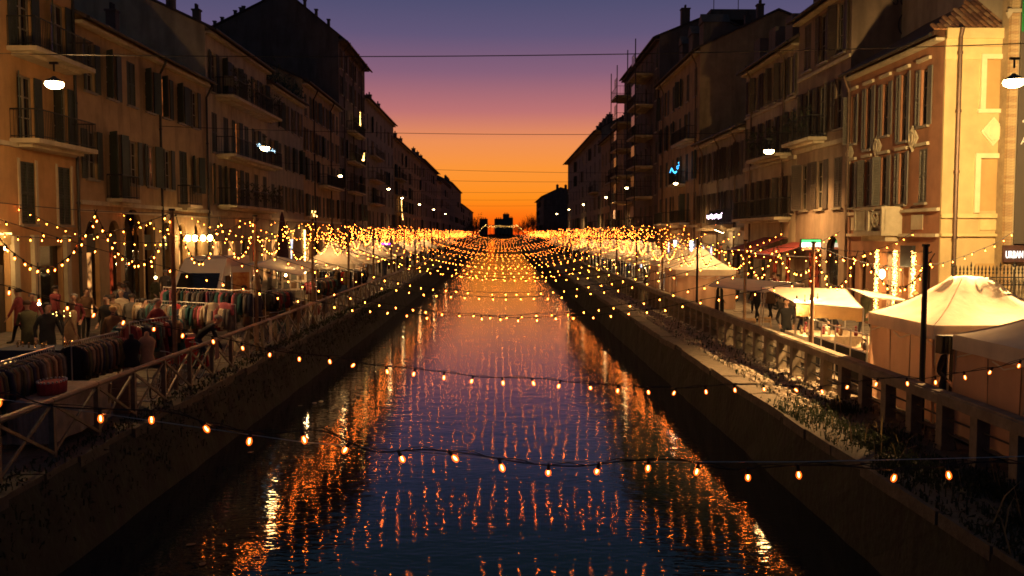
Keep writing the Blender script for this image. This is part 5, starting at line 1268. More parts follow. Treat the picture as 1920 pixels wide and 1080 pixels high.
for i, (x, y) in enumerate(((13.2, 49), (12.4, 53), (13.6, 57), (12.8, 62), (13.9, 66), (12.6, 71), (9.6, 55.5))):
    P_(x, y, rnd.uniform(0, 360), rnd.choice(('walk', 'stand')), 'dark dressed stroller, %s of those farther along the promenade' % ORD[i], rnd.choice((BLACK_, NAVY_, GREY_, BROWN_)), BLACK_, rnd.randint(0, 3), rnd.choice((BLACK_, BROWN_, None)), .3, group='strollers farther along the promenade')
COLN = {BLACK_: 'black', NAVY_: 'navy', GREY_: 'grey', BROWN_: 'brown', TAN_: 'tan', OLIVE_: 'olive', WINE_: 'wine red', CREAM_: 'cream'}
del COLN[CREAM_]
for i, (x, y) in enumerate(((-15.6, 23.6), (-13.7, 23.2), (-15.8, 26.8), (-13.0, 27.0), (-14.6, 27.6), (-12.4, 28.3), (-13.9, 29.6), (-15.4, 30.6), (-12.2, 33.0), (-14.6, 34.6), (-10.6, 24.2), (-11.9, 23.2), (-9.9, 25.4), (-13.3, 36.5), (-14.9, 38.2), (-15.5, 41.0), (-14.0, 43.5))):
    m_ = rnd.choice(list(COLN)); P_(x, y, rnd.uniform(0, 360), rnd.choice(('walk', 'stand', 'browse', 'walk')), '%s clad shopper in the crowd before the arched doors, %s from the bridge' % (COLN[m_], ORD[i]), m_, rnd.choice((BLACK_, NAVY_)), rnd.randint(0, 3), rnd.choice((m_, None, m_)), rnd.uniform(.1, .5), h=rnd.uniform(.93, 1.04), group='shoppers near the arched doors')
for i, (x, y) in enumerate(((10.6, 28.8), (12.6, 28.0), (13.4, 35.5), (12.2, 42.0), (11.6, 33.8), (13.0, 38.0), (14.0, 29.5))):
    m_ = rnd.choice(list(COLN)); P_(x, y, rnd.uniform(0, 360), rnd.choice(('walk', 'stand', 'browse')), '%s clad visitor among the lit promenade stalls, %s from the bridge' % (COLN[m_], ORD[i]), m_, rnd.choice((BLACK_, NAVY_)), rnd.randint(0, 3), m_, rnd.uniform(.1, .5), h=rnd.uniform(.93, 1.04), group='visitors among the lit stalls')
# far crowd
def crowd(label, pts, name='crowd'):
    mb = MB()
    for (x, y, z) in pts:
        h = rnd.uniform(1.55, 1.85); w = rnd.uniform(.2, .27)
        mb.cur = rnd.randint(0, 3)
        mb.loft([[(x + rx * w * math.cos(2 * PI * q / 6), y + rx * w * .7 * math.sin(2 * PI * q / 6), z + h * f) for q in range(6)] for f, rx in ((0, .5), (.45, .75), (.6, .85), (.8, 1), (.85, .35))])
        mb.cur = 4; mb.ball((x, y, z + h * .93), .10, .11, .13, 6, 4)
    return tag(mb.build(name, [BLACK_, NAVY_, BROWN_, GREY_, mat('hair_dark', (0, 0, 0))]), label, 'crowd', kind='stuff')
crowd('distant crowd filling the far market street', [(rnd.uniform(-16, -8.3), rnd.uniform(74, 300), .2) for _ in range(420)])
crowd('distant crowd along the far promenade', [(rnd.uniform(8.6, 15), rnd.uniform(74, 300), 0) for _ in range(300)])
crowd('people packed on the far humped bridge', [(x_, rnd.uniform(335.3, 340), -.45 + 2.6 - (x_ + .5) ** 2 / 100 * 2.0 - 1.0 + 1.0) for x_ in [rnd.uniform(-10, 9) for _ in range(140)]])

# ------------------------------------------------------------------ clothes racks, garments
def garment_mesh(kind, m_):
    b_ = MB(); N_ = 12
    if kind == 'jacket': prof = ((0, .06, .05), (-.03, .16, .045), (-.08, .215, .055), (-.3, .20, .06), (-.55, .22, .075), (-.72, .235, .085))
    elif kind == 'coat': prof = ((0, .06, .05), (-.03, .16, .045), (-.08, .215, .055), (-.4, .20, .07), (-.8, .24, .09), (-1.08, .26, .10))
    elif kind == 'dress': prof = ((0, .05, .04), (-.04, .14, .035), (-.3, .13, .04), (-.5, .16, .05), (-.8, .22, .07), (-1.0, .25, .08))
    else: prof = ((0, .05, .04), (-.03, .17, .04), (-.1, .20, .04), (-.35, .19, .045), (-.62, .20, .05))
    b_.loft([[(rx * math.cos(2 * PI * q / N_), ry * math.sin(2 * PI * q / N_) * (1 + .25 * math.sin(q * 2.3 + z * 4)), z) for q in range(N_)] for z, rx, ry in prof])
    if kind != 'dress':
        for s_ in (-1, 1):
            L_ = -.62 if kind != 'shirt' else -.4
            b_.tube([(s_ * .17, 0, -.06), (s_ * .235, .01, -.14), (s_ * .265, .02, -.4), (s_ * .25, .03, L_)], [.05, .058, .052, .045], 7)
    return b_.mesh('garment', m_, True)
hk = MB(); hk.tube([(0, 0, 0), (0, 0, .05), (.018, 0, .075), (.03, 0, .055)], .006, 4); hk.tube([(-.2, 0, -.05), (0, 0, 0), (.2, 0, -.05)], .008, 4); HOOK = hk.mesh('hanger', METAL)
_gm = {}
def garment(x, y, z, rz, kind, m_, label, group=None):
    k = (kind, m_.name)
    if k not in _gm: _gm[k] = garment_mesh(kind, m_)
    t_ = inst('garment', _gm[k], None, (x, y, z - .09), (rnd.gauss(0, .03), rnd.gauss(0, .03), rz)); tag(t_, label, 'garment', group)
    t_.scale = (rnd.uniform(.9, 1.08), rnd.uniform(.9, 1.3), rnd.uniform(.92, 1.05)); inst('hanger', HOOK, t_); return t_
def rack(a, b_, h, label, garments, short='', end='its near end'):
    a, b_ = Vector(a), Vector(b_); g0 = ground_z(a.x); g1 = ground_z(b_.x); t_ = thing('clothes_rack', label, 'clothes rack', (a.x, a.y, g0))
    A_, B_ = Vector((a.x, a.y, g0 + h)), Vector((b_.x, b_.y, g1 + h)); mb = MB(); mb.tube([A_, B_], .016, 7); mb.build('rail', METAL, t_)
    dr = (B_ - A_).normalized(); n_ = Vector((-dr.y, dr.x, 0))
    for p, g in ((A_, g0), (B_, g1)):
        mb = MB(); mb.tube([p, Vector((p.x, p.y, g + .05))], .014, 6); mb.tube([Vector((p.x, p.y, g + .04)) - n_ * .25, Vector((p.x, p.y, g + .04)) + n_ * .25], .014, 6); mb.build('upright', METAL, t_)
    L_ = (B_ - A_).length; s_ = .08; i = 0; rz = math.atan2(dr.y, dr.x) + PI / 2
    while s_ < L_ - .06:
        p = A_ + dr * s_; kind, m_, lb, gr, step = garments(i, s_ / L_); garment(p.x, p.y, p.z, rz + rnd.gauss(0, .08), kind, m_, '%s %s hanging %s from %s on the %s' % (m_.name[6:], kind, ORD[i], end, short), gr); s_ += step * rnd.uniform(.8, 1.25); i += 1
    return t_
DK = (BLACK_, BLACK_, NAVY_, BROWN_, OLIVE_, GREY_)
def g1(i, f):
    if i < 3: return 'coat', WINE_, 'wine red coat at the near end of the rack closest to the bridge', 'wine coats on the closest rack', .1
    return rnd.choice(('jacket', 'jacket', 'coat')), rnd.choice(DK + (BROWN_, TAN_)), 'dark jacket packed on the long rack closest to the bridge', 'jackets on the closest rack', .085
rack((-8.75, 14.6), (-8.95, 17.7), 1.5, 'long clothes rack of dark jackets closest to the bridge, along the railing', g1, 'rack closest to the bridge')
def g2(i, f):
    if f > .9: return 'jacket', WINE_, 'wine red jacket at the far end of the second rack', 'wine jackets on the second rack', .09
    return 'jacket', rnd.choice(DK + (TAN_,)), 'jacket packed on the second rack before the mannequins', 'jackets on the second rack', .085
rack((-8.85, 18.2), (-8.75, 20.2), 1.52, 'second clothes rack of jackets, just before the mannequins', g2, 'rack before the mannequins')
def g3(i, f): 
    m_ = rnd.choice((BLACK_, GREY_, CREAM_, TAN_, NAVY_, BROWN_, GREY_, WINE_, TEAL_, PINK_, CREAM_)); return rnd.choice(('shirt', 'jacket', 'dress', 'jacket')), m_, 'garment in the mixed row on the broad rack facing the bridge', 'mixed clothes on the broad rack', .075
rack((-11.3, 27.4), (-8.1, 27.0), 1.62, 'broad clothes rack of mixed clothes standing across the market street', g3, 'broad mixed rack', 'the house side')
def g4(i, f): return rnd.choice(('jacket', 'dress')), rnd.choice((NAVY_, BLACK_, TEAL_, GREY_, BROWN_, PINK_)), 'garment on the higher rack behind the broad one', 'clothes on the higher rear rack', .09
rack((-10.9, 28.6), (-7.95, 28.4), 1.95, 'higher clothes rack behind the broad mixed one', g4, 'higher rear rack', 'the house side')
def g5(i, f): return rnd.choice(('jacket', 'dress')), rnd.choice((NAVY_, BLACK_, TAN_, GREY_, BROWN_, RED_)), 'garment hanging inside the square white tent', 'clothes in the square white tent', .12
rack((-10.4, 49.0), (-8.2, 48.8), 1.75, 'clothes rack standing inside the square white tent', g5, 'rack in the square tent', 'the house side')
for i, (x0, y0, x1, y1) in enumerate(((-9.0, 33.8, -8.6, 36.0), (-10.6, 32.0, -8.6, 31.8), (-9.1, 42.0, -8.6, 45.5), (-9.0, 52.5, -8.6, 56.0), (-9.2, 21.9, -8.75, 24.0))):
    def g6(j, f, i=i): return rnd.choice(('jacket', 'shirt', 'dress')), rnd.choice((NAVY_, BLACK_, TAN_, GREY_, BROWN_, WINE_, TEAL_)), 'garment on the %s small rack along the quay' % ['first', 'second', 'third', 'fourth', 'fifth'][i], 'clothes on small quay rack %s' % ['one', 'two', 'three', 'four', 'five'][i], .13
    rack((x0, y0), (x1, y1), 1.55, ['small rack behind the first awning pole', 'small rack turned across the street near the van', 'small rack beside the tilted beige canopy', 'small rack beyond the square white tent', 'small rack behind the bending man'][i], g6, ['small rack behind the awning pole', 'rack turned across by the van', 'rack beside the beige canopy', 'rack beyond the square tent', 'rack behind the bending man'][i])
garment(-8.75, 26.9, 1.80, .3, 'jacket', CREAM_, 'cream jacket hung on the front of the broad rack')
garment(-8.45, 26.9, 1.80, -.2, 'shirt', PINK_, 'dusty pink shirt beside the cream jacket on the broad rack')
garment(-9.9, 27.0, 1.75, .2, 'dress', RED_, 'small red dress hanging in front of the broad rack')
# mannequins
def mannequin(x, y, rz, m_, label, h=.78):
    t_ = thing('mannequin', label, 'mannequin', (x, y, ground_z(x)), rz); b_ = MB(); N_ = 14
    b_.loft([[(rx * math.cos(2 * PI * q / N_), ry * math.sin(2 * PI * q / N_) + oy, h + z) for q in range(N_)] for z, rx, ry, oy in ((0, .17, .11, 0), (.06, .175, .12, 0), (.22, .13, .09, 0), (.38, .165, .12, .02), (.52, .19, .10, 0), (.60, .13, .07, 0), (.64, .055, .05, 0), (.72, .05, .05, 0), (.74, .02, .02, 0))])
    b_.build('torso', m_, t_, world=False, smooth=True); b_ = MB(); b_.cyl(0, 0, .02, h, .015, 6); b_.cyl(0, 0, 0, .02, .16, 12); b_.build('stand', METAL, t_, world=False)
mannequin(-8.2, 19.6, .3, BLACK_, 'black dressed mannequin torso at the railing', .82); mannequin(-8.0, 19.95, .3, cloth('beige', (.42, .28, .16)), 'beige mannequin torso half hidden by the black one', .84)
# tables
def table(x0, x1, y0, y1, h, label, top=WOOD, clothm=None):
    t_ = thing('market_table', label, 'table', ((x0 + x1) / 2, (y0 + y1) / 2, ground_z(x0))); g = ground_z(x0); mb = MB(); mb.box(x0, x1, y0, y1, g + h - .04, g + h); mb.build('table_top', top, t_)
    for x in (x0 + .05, x1 - .05):
        for y in (y0 + .05, y1 - .05): mb = MB(); mb.obox((x, y, g), (x + (.12 if x > (x0 + x1) / 2 else -.0), y, g + h - .04), .045, .045); mb.build('leg', WOOD, t_)
    if clothm:
        c = thing('tablecloth', clothm[1], 'tablecloth', ((x0 + x1) / 2, (y0 + y1) / 2, g + h)); mb = MB(); n = 12
        e = [(x0 - .03, y0 - .03), (x1 + .03, y0 - .03), (x1 + .03, y1 + .03), (x0 - .03, y1 + .03)]
        mb.quad(*[(px_, py_, g + h + .006) for px_, py_ in e])
        for k in range(4):
            a, b_ = e[k], e[(k + 1) % 4]; nx, ny = (b_[1] - a[1]), -(b_[0] - a[0]); L_ = math.hypot(nx, ny); nx /= L_; ny /= L_
            for q in range(n):
                f0, f1 = q / n, (q + 1) / n; w0, w1 = .025 + .03 * math.sin(f0 * 19), .025 + .03 * math.sin(f1 * 19); w0 *= min(1, f0 * 6, (1 - f0) * 6); w1 *= min(1, f1 * 6, (1 - f1) * 6)
                p0 = (a[0] + (b_[0] - a[0]) * f0, a[1] + (b_[1] - a[1]) * f0); p1 = (a[0] + (b_[0] - a[0]) * f1, a[1] + (b_[1] - a[1]) * f1)
                mb.quad((p0[0], p0[1], g + h + .006), (p1[0], p1[1], g + h + .006), (p1[0] + nx * w1, p1[1] + ny * w1, g + .1), (p0[0] + nx * w0, p0[1] + ny * w0, g + .1))
        mb.build('drape', clothm[0], c, smooth=False)
    return g + h
zt = table(-8.7, -7.85, 15.3, 17.6, .82, 'trestle table behind the railing near the bridge', WOOD, (cloth('pale_print', (.34, .26, .20)), 'pale patterned cloth draped to the ground behind the railing'))
bx = thing('red_case', 'red case with a beaded rim on the pale draped table', 'case', (-8.25, 16.2, zt + .01)); mb = MB(); N_ = 14
mb.loft([[(rx * math.cos(2 * PI * q / N_), ry * math.sin(2 * PI * q / N_), z) for q in range(N_)] for z, rx, ry in ((0, .2, .32), (.02, .22, .34), (.20, .23, .36), (.22, .22, .35))]); mb.build('case_body', cloth('case_red', (.30, .035, .035)), bx, world=False)
mb = MB()
for q in range(22): mb.ball((.215 * math.cos(2 * PI * q / 22), .34 * math.sin(2 * PI * q / 22), .235), .022, n=6, m=4)
tag(mb.build('beads', METAL, bx, world=False), kind='stuff')
for i, (x, y, w, d_, h, lb) in enumerate(((-8.3, 18.0, .45, .5, .55, 'wooden crate standing on end beside the draped table'), (-8.0, 18.7, .35, .4, .8, 'tall narrow wooden box behind the railing'))):
    t_ = thing('wooden_crate', lb, 'crate', (x, y, 0)); 
    for s_ in (-1, 1):
        for q in range(3): mb = MB(); mb.box(-w / 2, w / 2, s_ * d_ / 2 - .01, s_ * d_ / 2 + .01, .02 + q * h / 3, h / 3 * (q + 1)); mb.build('plank', WOOD, t_, world=False)
        for q in range(3): mb = MB(); mb.box(s_ * w / 2 - .01, s_ * w / 2 + .01, -d_ / 2 + .012, d_ / 2 - .012, .02 + q * h / 3, h / 3 * (q + 1)); mb.build('plank', WOOD, t_, world=False)
    mb = MB(); mb.box(-w / 2 + .01, w / 2 - .01, -d_ / 2 + .01, d_ / 2 - .01, 0, .02); mb.build('base', WOOD, t_, world=False)
zt = table(-12.3, -10.6, 21.4, 22.4, .8, 'jewellery table in the middle of the market street', WOOD, (NAVY_, 'dark blue cloth on the jewellery table'))
ORN = emit('candle_gold', (1, .55, .15), 3)
for i in range(14):
    x, y = rnd.uniform(-12.2, -10.7), rnd.uniform(21.5, 22.3); t_ = thing('trinket', 'small gleaming trinket laid out on the dark blue jewellery cloth', 'trinket', (x, y, zt + .012), group='trinkets on the jewellery table')
    mb = MB(); r_ = rnd.uniform(.02, .04); mb.loft([[(rr_ * math.cos(2 * PI * q / 8), rr_ * math.sin(2 * PI * q / 8), z_) for q in range(8)] for rr_, z_ in ((r_, 0), (r_ * .4, .03), (r_ * .9, .07), (r_ * .6, .12), (r_ * .1, .13))]); mb.build('brass_body', mat('brass', (.7, .42, .15), rough=.25, metal=1, var=.1), t_, world=False)
zt2 = table(-11.2, -10.2, 19.0, 20.4, .75, 'low table with a glowing tray of small lights on the market street', WOOD, (BLACK_, 'black cloth on the low table'))
tr_ = thing('tray', 'tray of small glowing candles on the black cloth', 'tray', (-10.7, 19.6, zt2 + .01)); mb = MB(); mb.box(-.3, .3, -.25, .25, 0, .02); mb.build('tray_base', WOOD, tr_, world=False)
for i in range(10): mb = MB(); mb.cyl(-.24 + .12 * (i % 5), -.1 + .2 * (i // 5), .02, .06, .022, 7); mb.build('candle', ORN, tr_, world=False)
# twig lamp
tw = thing('twig_lamp', 'black twig lamp with small bulbs standing on the jewellery table', 'lamp', (-10.95, 22.1, zt + .01)); mb = MB(); mb.tube([(0, 0, 0), (.01, 0, .5), (0, 0, .7)], .012, 5)
for k in range(7): a = 2 * PI * k / 7; mb.tube([(0, 0, .45 + .04 * k), (.1 * math.cos(a), .1 * math.sin(a), .6 + .05 * k), (.2 * math.cos(a), .2 * math.sin(a), .75 + .05 * (k % 3))], .008, 4)
mb.build('twigs', BLACKP, tw, world=False)
for k in range(7): a = 2 * PI * k / 7; mb = MB(); mb.octa((.2 * math.cos(a), .2 * math.sin(a), .77 + .05 * (k % 3)), .012, .018); mb.build('bulb', E_FAIRY, tw, world=False)
for i, (x0, x1, y0, y1) in enumerate(((-10.4, -8.6, 24.4, 25.2), (-10.3, -8.6, 37, 38.6), (-11.0, -9.0, 54, 56))):
    z_ = table(x0, x1, y0, y1, .78, ['table under the broad clothes rack covered in folded fabric', 'stall table under the tilted beige canopy', 'stall table beyond the square white tent'][i], WOOD, ((RED_, BROWN_, NAVY_)[i], ['red cloth on the table before the broad rack', 'brown cloth on the stall table', 'navy cloth on the far stall table'][i]))
    for j in range(7):
        t_ = thing('folded_fabric', 'folded fabric piled on the %s cloth' % ('red', 'brown', 'navy')[i], 'fabric', (rnd.uniform(x0 + .15, x1 - .15), rnd.uniform(y0 + .15, y1 - .15), z_ + .01), rnd.uniform(0, 3), 'folded fabrics on the %s cloth' % ('red', 'brown', 'navy')[i])
        mb = MB(); w = .14
        for q in range(3): mb.loft([[(w * ca, w * .8 * sa, z0) for ca, sa in ((1, .7), (.7, 1), (-.7, 1), (-1, .7), (-1, -.7), (-.7, -1), (.7, -1), (1, -.7))] for z0 in (q * .03, q * .03 + .012, q * .03 + .026)])
        mb.build('fold', rnd.choice(CL), t_, world=False)
# hats
for i, (x, y, z, m_) in enumerate(((-9.0, 21.0, 1.62, CREAM_), (-9.25, 21.3, 1.5, TEAL_))):
    t_ = thing('hat_stand', ['stand with a cream cap beside the mannequins', 'stand with a greenish cap beside the cream one'][i], 'hat stand', (x, y, .04)); mb = MB(); mb.cyl(0, 0, 0, z - .05, .012, 6); mb.cyl(0, 0, 0, .02, .12, 10); mb.build('stand', IRON, t_, world=False)
    h_ = thing('cap', ['cream cap on its stand', 'greenish cap on its stand'][i], 'cap', (x, y, z)); mb = MB(); mb.ball((0, 0, 0), .1, .11, .09, 10, 6); mb.add([(-.08, -.09, -.02), (.08, -.09, -.02), (.06, -.2, -.04), (-.06, -.2, -.04), (-.08, -.09, -.03), (.08, -.09, -.03), (.06, -.2, -.05), (-.06, -.2, -.05)], [(0, 1, 2, 3), (7, 6, 5, 4), (2, 6, 7, 3)]); mb.build('crown', m_, h_, world=False)
# picture board and poster
t_ = thing('poster_board', 'pale board of pinned faces standing behind the beige stall', 'poster board', (-9.9, 42.4, .08)); mb = MB(); mb.box(-.6, .6, -.02, .02, 1.0, 1.9); mb.build('board', cloth('board', (.45, .36, .28)), t_, world=False)
for s_ in (-.5, .5): mb = MB(); mb.box(s_ - .02, s_ + .02, -.015, .015, 0, 1.0); mb.build('leg', WOOD, t_, world=False)
for i in range(6): mb = MB(); mb.box(-.5 + .36 * (i % 3), -.22 + .36 * (i % 3), -.03, -.022, 1.1 + .4 * (i // 3), 1.4 + .4 * (i // 3)); mb.build('print', (GREY_, BROWN_)[i % 2], t_, world=False)

# ------------------------------------------------------------------ van
vn = thing('market_van', 'pale high roofed van with an orange poster on its open side door', 'van', (-12.0, 34.0, .16)); W = .98
pf = [(0, .35), (0, .95), (.12, 1.08), (.75, 1.30), (1.45, 2.05), (2.1, 2.62), (3.2, 2.70), (5.3, 2.68), (5.4, .35)]
mb = MB(); mb.loft([[(s_ * W * (1 if z_ < 1.3 else 1 - (z_ - 1.3) * .10), y_, z_) for y_, z_ in pf] for s_ in (-1, 1)]); mb.build('body', VANW, vn, world=False)
mb = MB(); mb.quad((-.82, .80, 1.36), (.82, .80, 1.36), (.78, 1.43, 2.05), (-.78, 1.43, 2.05)); 
for v in range(len(mb.v)): mb.v[v] = (mb.v[v][0], mb.v[v][1] - .012, mb.v[v][2] + .012)
mb.build('windscreen', GLASS, vn, world=False)
for s_ in (-1, 1):
    mb = MB(); mb.box(s_ * .98, s_ * .955, 1.5, 2.2, 1.4, 1.95); mb.build('side_window', GLASS, vn, world=False)
    mb = MB(); mb.box(s_ * .5, s_ * .85, -.02, .04, .72, .92); mb.build('headlight', METAL, vn, world=False)
    mb = MB(); mb.obox((s_ * .98, 1.3, 1.5), (s_ * 1.16, 1.25, 1.55), .03, .03); mb.box(s_ * 1.12, s_ * 1.26, 1.2, 1.27, 1.42, 1.75); mb.build('mirror', BLACKP, vn, world=False)
    for y_ in (.9, 4.4):
        mb = MB(); mb.tube([(s_ * .76, y_, .34), (s_ * .99, y_, .34)], .34, 18); wh = mb.build('wheel', RUB, vn, world=False); mb = MB(); mb.tube([(s_ * .98, y_, .34), (s_ * 1.0, y_, .34)], .19, 12); mb.build('rim', METAL, wh, world=False)
mb = MB(); mb.box(-.9, .9, -.06, .03, .38, .58); mb.build('bumper', BLACKP, vn, world=False)
mb = MB(); mb.box(-.4, .4, -.02, .012, .62, .88); 
for q in range(3): mb.box(-.4, .4, -.035, -.02, .65 + .08 * q, .68 + .08 * q)
mb.build('grille', BLACKP, vn, world=False)
mb = MB(); mb.obox((.98, 2.3, 1.35), (1.55, 2.9, 1.35), .04, 1.9); dr_ = mb.build('side_door', VANW, vn, world=False)
mb = MB(); mb.obox((1.03, 2.27, 1.45), (1.55, 2.82, 1.45), .02, 1.2); mb.build('poster', mat('poster_orange', (.75, .16, .04), var=.6, scale=4, alt=(.6, .35, .12)), dr_, world=False)

# ------------------------------------------------------------------ bicycles
def ring_pts(cx, cz, r_, n=20): return [(cx + r_ * math.cos(2 * PI * k / n), 0, cz + r_ * math.sin(2 * PI * k / n)) for k in range(n + 1)]
def bicycle():
    t_ = thing('bicycle', 'x', 'bicycle')
    for cx in (-.52, .52):
        mb = MB(); mb.tube(ring_pts(cx, .34, .33), .017, 5); w = mb.build('wheel', RUB, t_, world=False)
        mb = MB(); mb.tube(ring_pts(cx, .34, .305), .009, 4)
        for k in range(14): a = 2 * PI * k / 14; mb.tube([(cx, 0, .34), (cx + .3 * math.cos(a), 0, .34 + .3 * math.sin(a))], .002, 3, False)
        mb.build('rim', METAL, w, world=False)
    mb = MB(); bb_, st_, hd, rw, fw = (-.08, 0, .30), (-.2, 0, .78), (.33, 0, .80), (-.52, 0, .34), (.52, 0, .34)
    for a, b_ in ((bb_, st_), (st_, hd), (bb_, (.36, 0, .7)), (bb_, rw), (rw, (-.18, 0, .7)), (hd, fw), (hd, (.30, 0, .95))): mb.tube([a, b_], .014, 5)
    mb.build('frame', mat('bike_paint', (.06, .05, .05), rough=.35), t_, world=False)
    mb = MB(); mb.tube([(.22, -.26, .98), (.32, -.12, .97), (.30, 0, .95), (.32, .12, .97), (.22, .26, .98)], .012, 5); mb.build('handlebar', METAL, t_, world=False)
    mb = MB(); mb.tube([(-.2, 0, .78), (-.22, 0, .88)], .012, 5); mb.ball((-.24, 0, .9), .13, .07, .03, 10, 4); mb.build('saddle', RUB, t_, world=False)
    mb = MB(); mb.tube([(-.08, -.02, .3), (-.02, -.07, .16)], .01, 4); mb.tube([(-.08, .02, .3), (-.14, .07, .44)], .01, 4); mb.tube(ring_pts(-.08, .3, .09, 12), .006, 4); mb.build('crankset', METAL, t_, world=False)
    return t_
bk = bicycle()
for i, (x, y, rz, ln_) in enumerate(((-7.95, 20.6, 1.60, .18), (-7.9, 22.4, 1.50, .15), (-7.95, 29.7, 1.6, -.16), (-7.92, 31.6, 1.55, -.16), (-7.9, 39.4, 1.6, .15), (-7.95, 34.6, 1.52, .14))):
    o = bk if i == 0 else copy_tree(bk); o.location = (x, y, .02); o.rotation_euler = (ln_, 0, rz)
    o['label'] = 'dark bicycle leaning on the iron railing, %s from the bridge' % ORD[i]; o['group'] = 'bicycles leaning on the railing'
# cloths draped over the railing, bags
for i, (y, m_, w, L_) in enumerate(((27.2, TAN_, .5, .55), (28.9, CREAM_, .35, .7), (33.0, BROWN_, .6, .5), (38.2, GREY_, .5, .6), (23.4, cloth('checked', (.30, .18, .14)), .3, .5))):
    t_ = thing('draped_cloth', ['tan scarf', 'cream cloth', 'brown blanket', 'grey shawl', 'checked scarf'][i] + ' draped over the iron railing', 'cloth', (-7.62, y, .97)); mb = MB(); n = 8
    for q in range(n):
        for (s_, LL) in ((1, L_), (-1, L_ * .8)):
            y0_, y1_ = -w / 2 + w * q / n, -w / 2 + w * (q + 1) / n; o0, o1 = .02 * math.sin(q * 1.7), .02 * math.sin((q + 1) * 1.7)
            mb.quad((0, y0_, .062), (0, y1_, .062), (s_ * .075, y1_, .0), (s_ * .075, y0_, 0)); mb.quad((s_ * .075, y0_, 0), (s_ * .075, y1_, 0), (s_ * (.08 + o1), y1_, -LL), (s_ * (.08 + o0), y0_, -LL))
    mb.build('fabric', m_, t_, world=False, smooth=False)
for i in range(9):
    x, y = rnd.uniform(-8.5, -8.1), [17.9, 21.6, 24.9, 28.4, 30.8, 33.4, 36.4, 41, 43.4][i]; t_ = thing('bag', '%s bag standing behind the railing, %s from the bridge' % (['blue', 'brown', 'red', 'cream', 'black', 'teal', 'grey', 'wine red', 'tan'][i], ORD[i]), 'bag', (x, y, ground_z(x) + .0), rnd.uniform(0, 3)); mb = MB()
    mb.loft([[(rx * math.cos(2 * PI * q / 10) , ry * math.sin(2 * PI * q / 10), z_) for q in range(10)] for z_, rx, ry in ((0, .2, .13), (.05, .24, .16), (.28, .22, .14), (.42, .18, .05))]); mb.build('sack', [BLUE_, BROWN_, RED_, CREAM_, BLACK_, TEAL_, GREY_, WINE_, TAN_][i], t_, world=False, smooth=True)
    mb = MB(); mb.tube([(-.1, 0, .4), (-.08, 0, .55), (.08, 0, .55), (.1, 0, .4)], .01, 5); mb.build('handle', BLACKP, t_, world=False)
# closed parasols
for i, (x, y, h, lb) in enumerate(((-15.0, 61, 5.0, 'tallest closed dark parasol before the cream house'), (-15.0, 79, 4.6, 'closed dark parasol beside the glittering columns'), (-14.6, 86, 4.4, 'closed dark parasol in front of the ochre house'), (-14.8, 64.5, 4.2, 'slim closed pale parasol beside the tallest dark one'))):
    t_ = thing('closed_parasol', lb, 'parasol', (x, y, .3)); mb = MB(); N_ = 12
    mb.loft([[(r_ * (1 + .18 * math.cos(q * 3)) * math.cos(2 * PI * q / N_), r_ * (1 + .18 * math.cos(q * 3)) * math.sin(2 * PI * q / N_), z_ * h) for q in range(N_)] for z_, r_ in ((.3, .34), (.36, .36), (.7, .27), (.93, .12), (1, .03))]); mb.build('canopy', cloth('parasol', (.05, .02, .03)) if i < 3 else CREAM_, t_, world=False)
    mb = MB(); mb.cyl(0, 0, 0, h * .35, .035, 6); mb.cyl(0, 0, 0, .08, .35, 10); mb.build('pole', IRON, t_, world=False)

# ------------------------------------------------------------------ promenade pieces
sc_ = thing('stall_screen', 'metal framed row of dark cloth panels behind the concrete rail', 'screen', (8.75, 20.8, 0)); 
for k in range(5): mb = MB(); mb.tube([(8.75, 20.8 + k * 1.0, 0), (8.75, 20.8 + k * 1.0, 1.42 + (.25 if k == 4 else 0))], .02, 6); mb.build('upright', METAL, sc_)
for z_ in (1.38, .95, .1): mb = MB(); mb.tube([(8.75, 20.8, z_), (8.75, 24.8, z_ + .02)], .018, 6); mb.build('rail', METAL, sc_)
for k in range(4): mb = MB(); mb.box(8.74, 8.76, 20.86 + k, 21.74 + k, .12, .93); mb.build('panel', BLACK_, sc_)
zt = table(9.0, 11.4, 20.9, 22.3, .9, 'goods table behind the dark cloth panels', WOOD, (BROWN_, 'brown cloth on the goods table behind the panels'))
zt3 = table(8.7, 10.6, 25.0, 26.6, .85, 'stall table under the bright flat canopy', WOOD, (CREAM_, 'cream cloth under the bare bulbs'))
def figurine(x, y, z, lb, gr, m_):
    t_ = thing('figurine', lb, 'figurine', (x, y, z), rnd.uniform(0, 6), gr); mb = MB(); s_ = rnd.uniform(.7, 1.2)
    mb.loft([[(r_ * s_ * math.cos(2 * PI * q / 8), r_ * s_ * math.sin(2 * PI * q / 8), z_ * s_) for q in range(8)] for z_, r_ in ((0, .05), (.1, .06), (.18, .03), (.2, .02))]); mb.ball((0, 0, .24 * s_), .04 * s_, n=8, m=5); mb.build('figure', m_, t_, world=False, smooth=True)
for i in range(16): figurine(rnd.uniform(9.05, 9.6), rnd.uniform(21.0, 22.2), zt + .012, 'small ornament crowded on the table behind the dark panels', 'ornaments behind the dark panels', rnd.choice((CREAM_, TAN_, BROWN_, GREY_)))
for i in range(12): figurine(rnd.uniform(8.75, 10.5), rnd.uniform(25.1, 26.5), zt3 + .012, 'small ornament on the cream cloth under the bare bulbs', 'ornaments under the bare bulbs', rnd.choice((CREAM_, TAN_, WINE_, BROWN_)))
sb_ = thing('silver_bucket', 'crumpled silver wrapped bucket behind the concrete rail', 'bucket', (8.95, 26.3, 0)); mb = MB(); N_ = 14
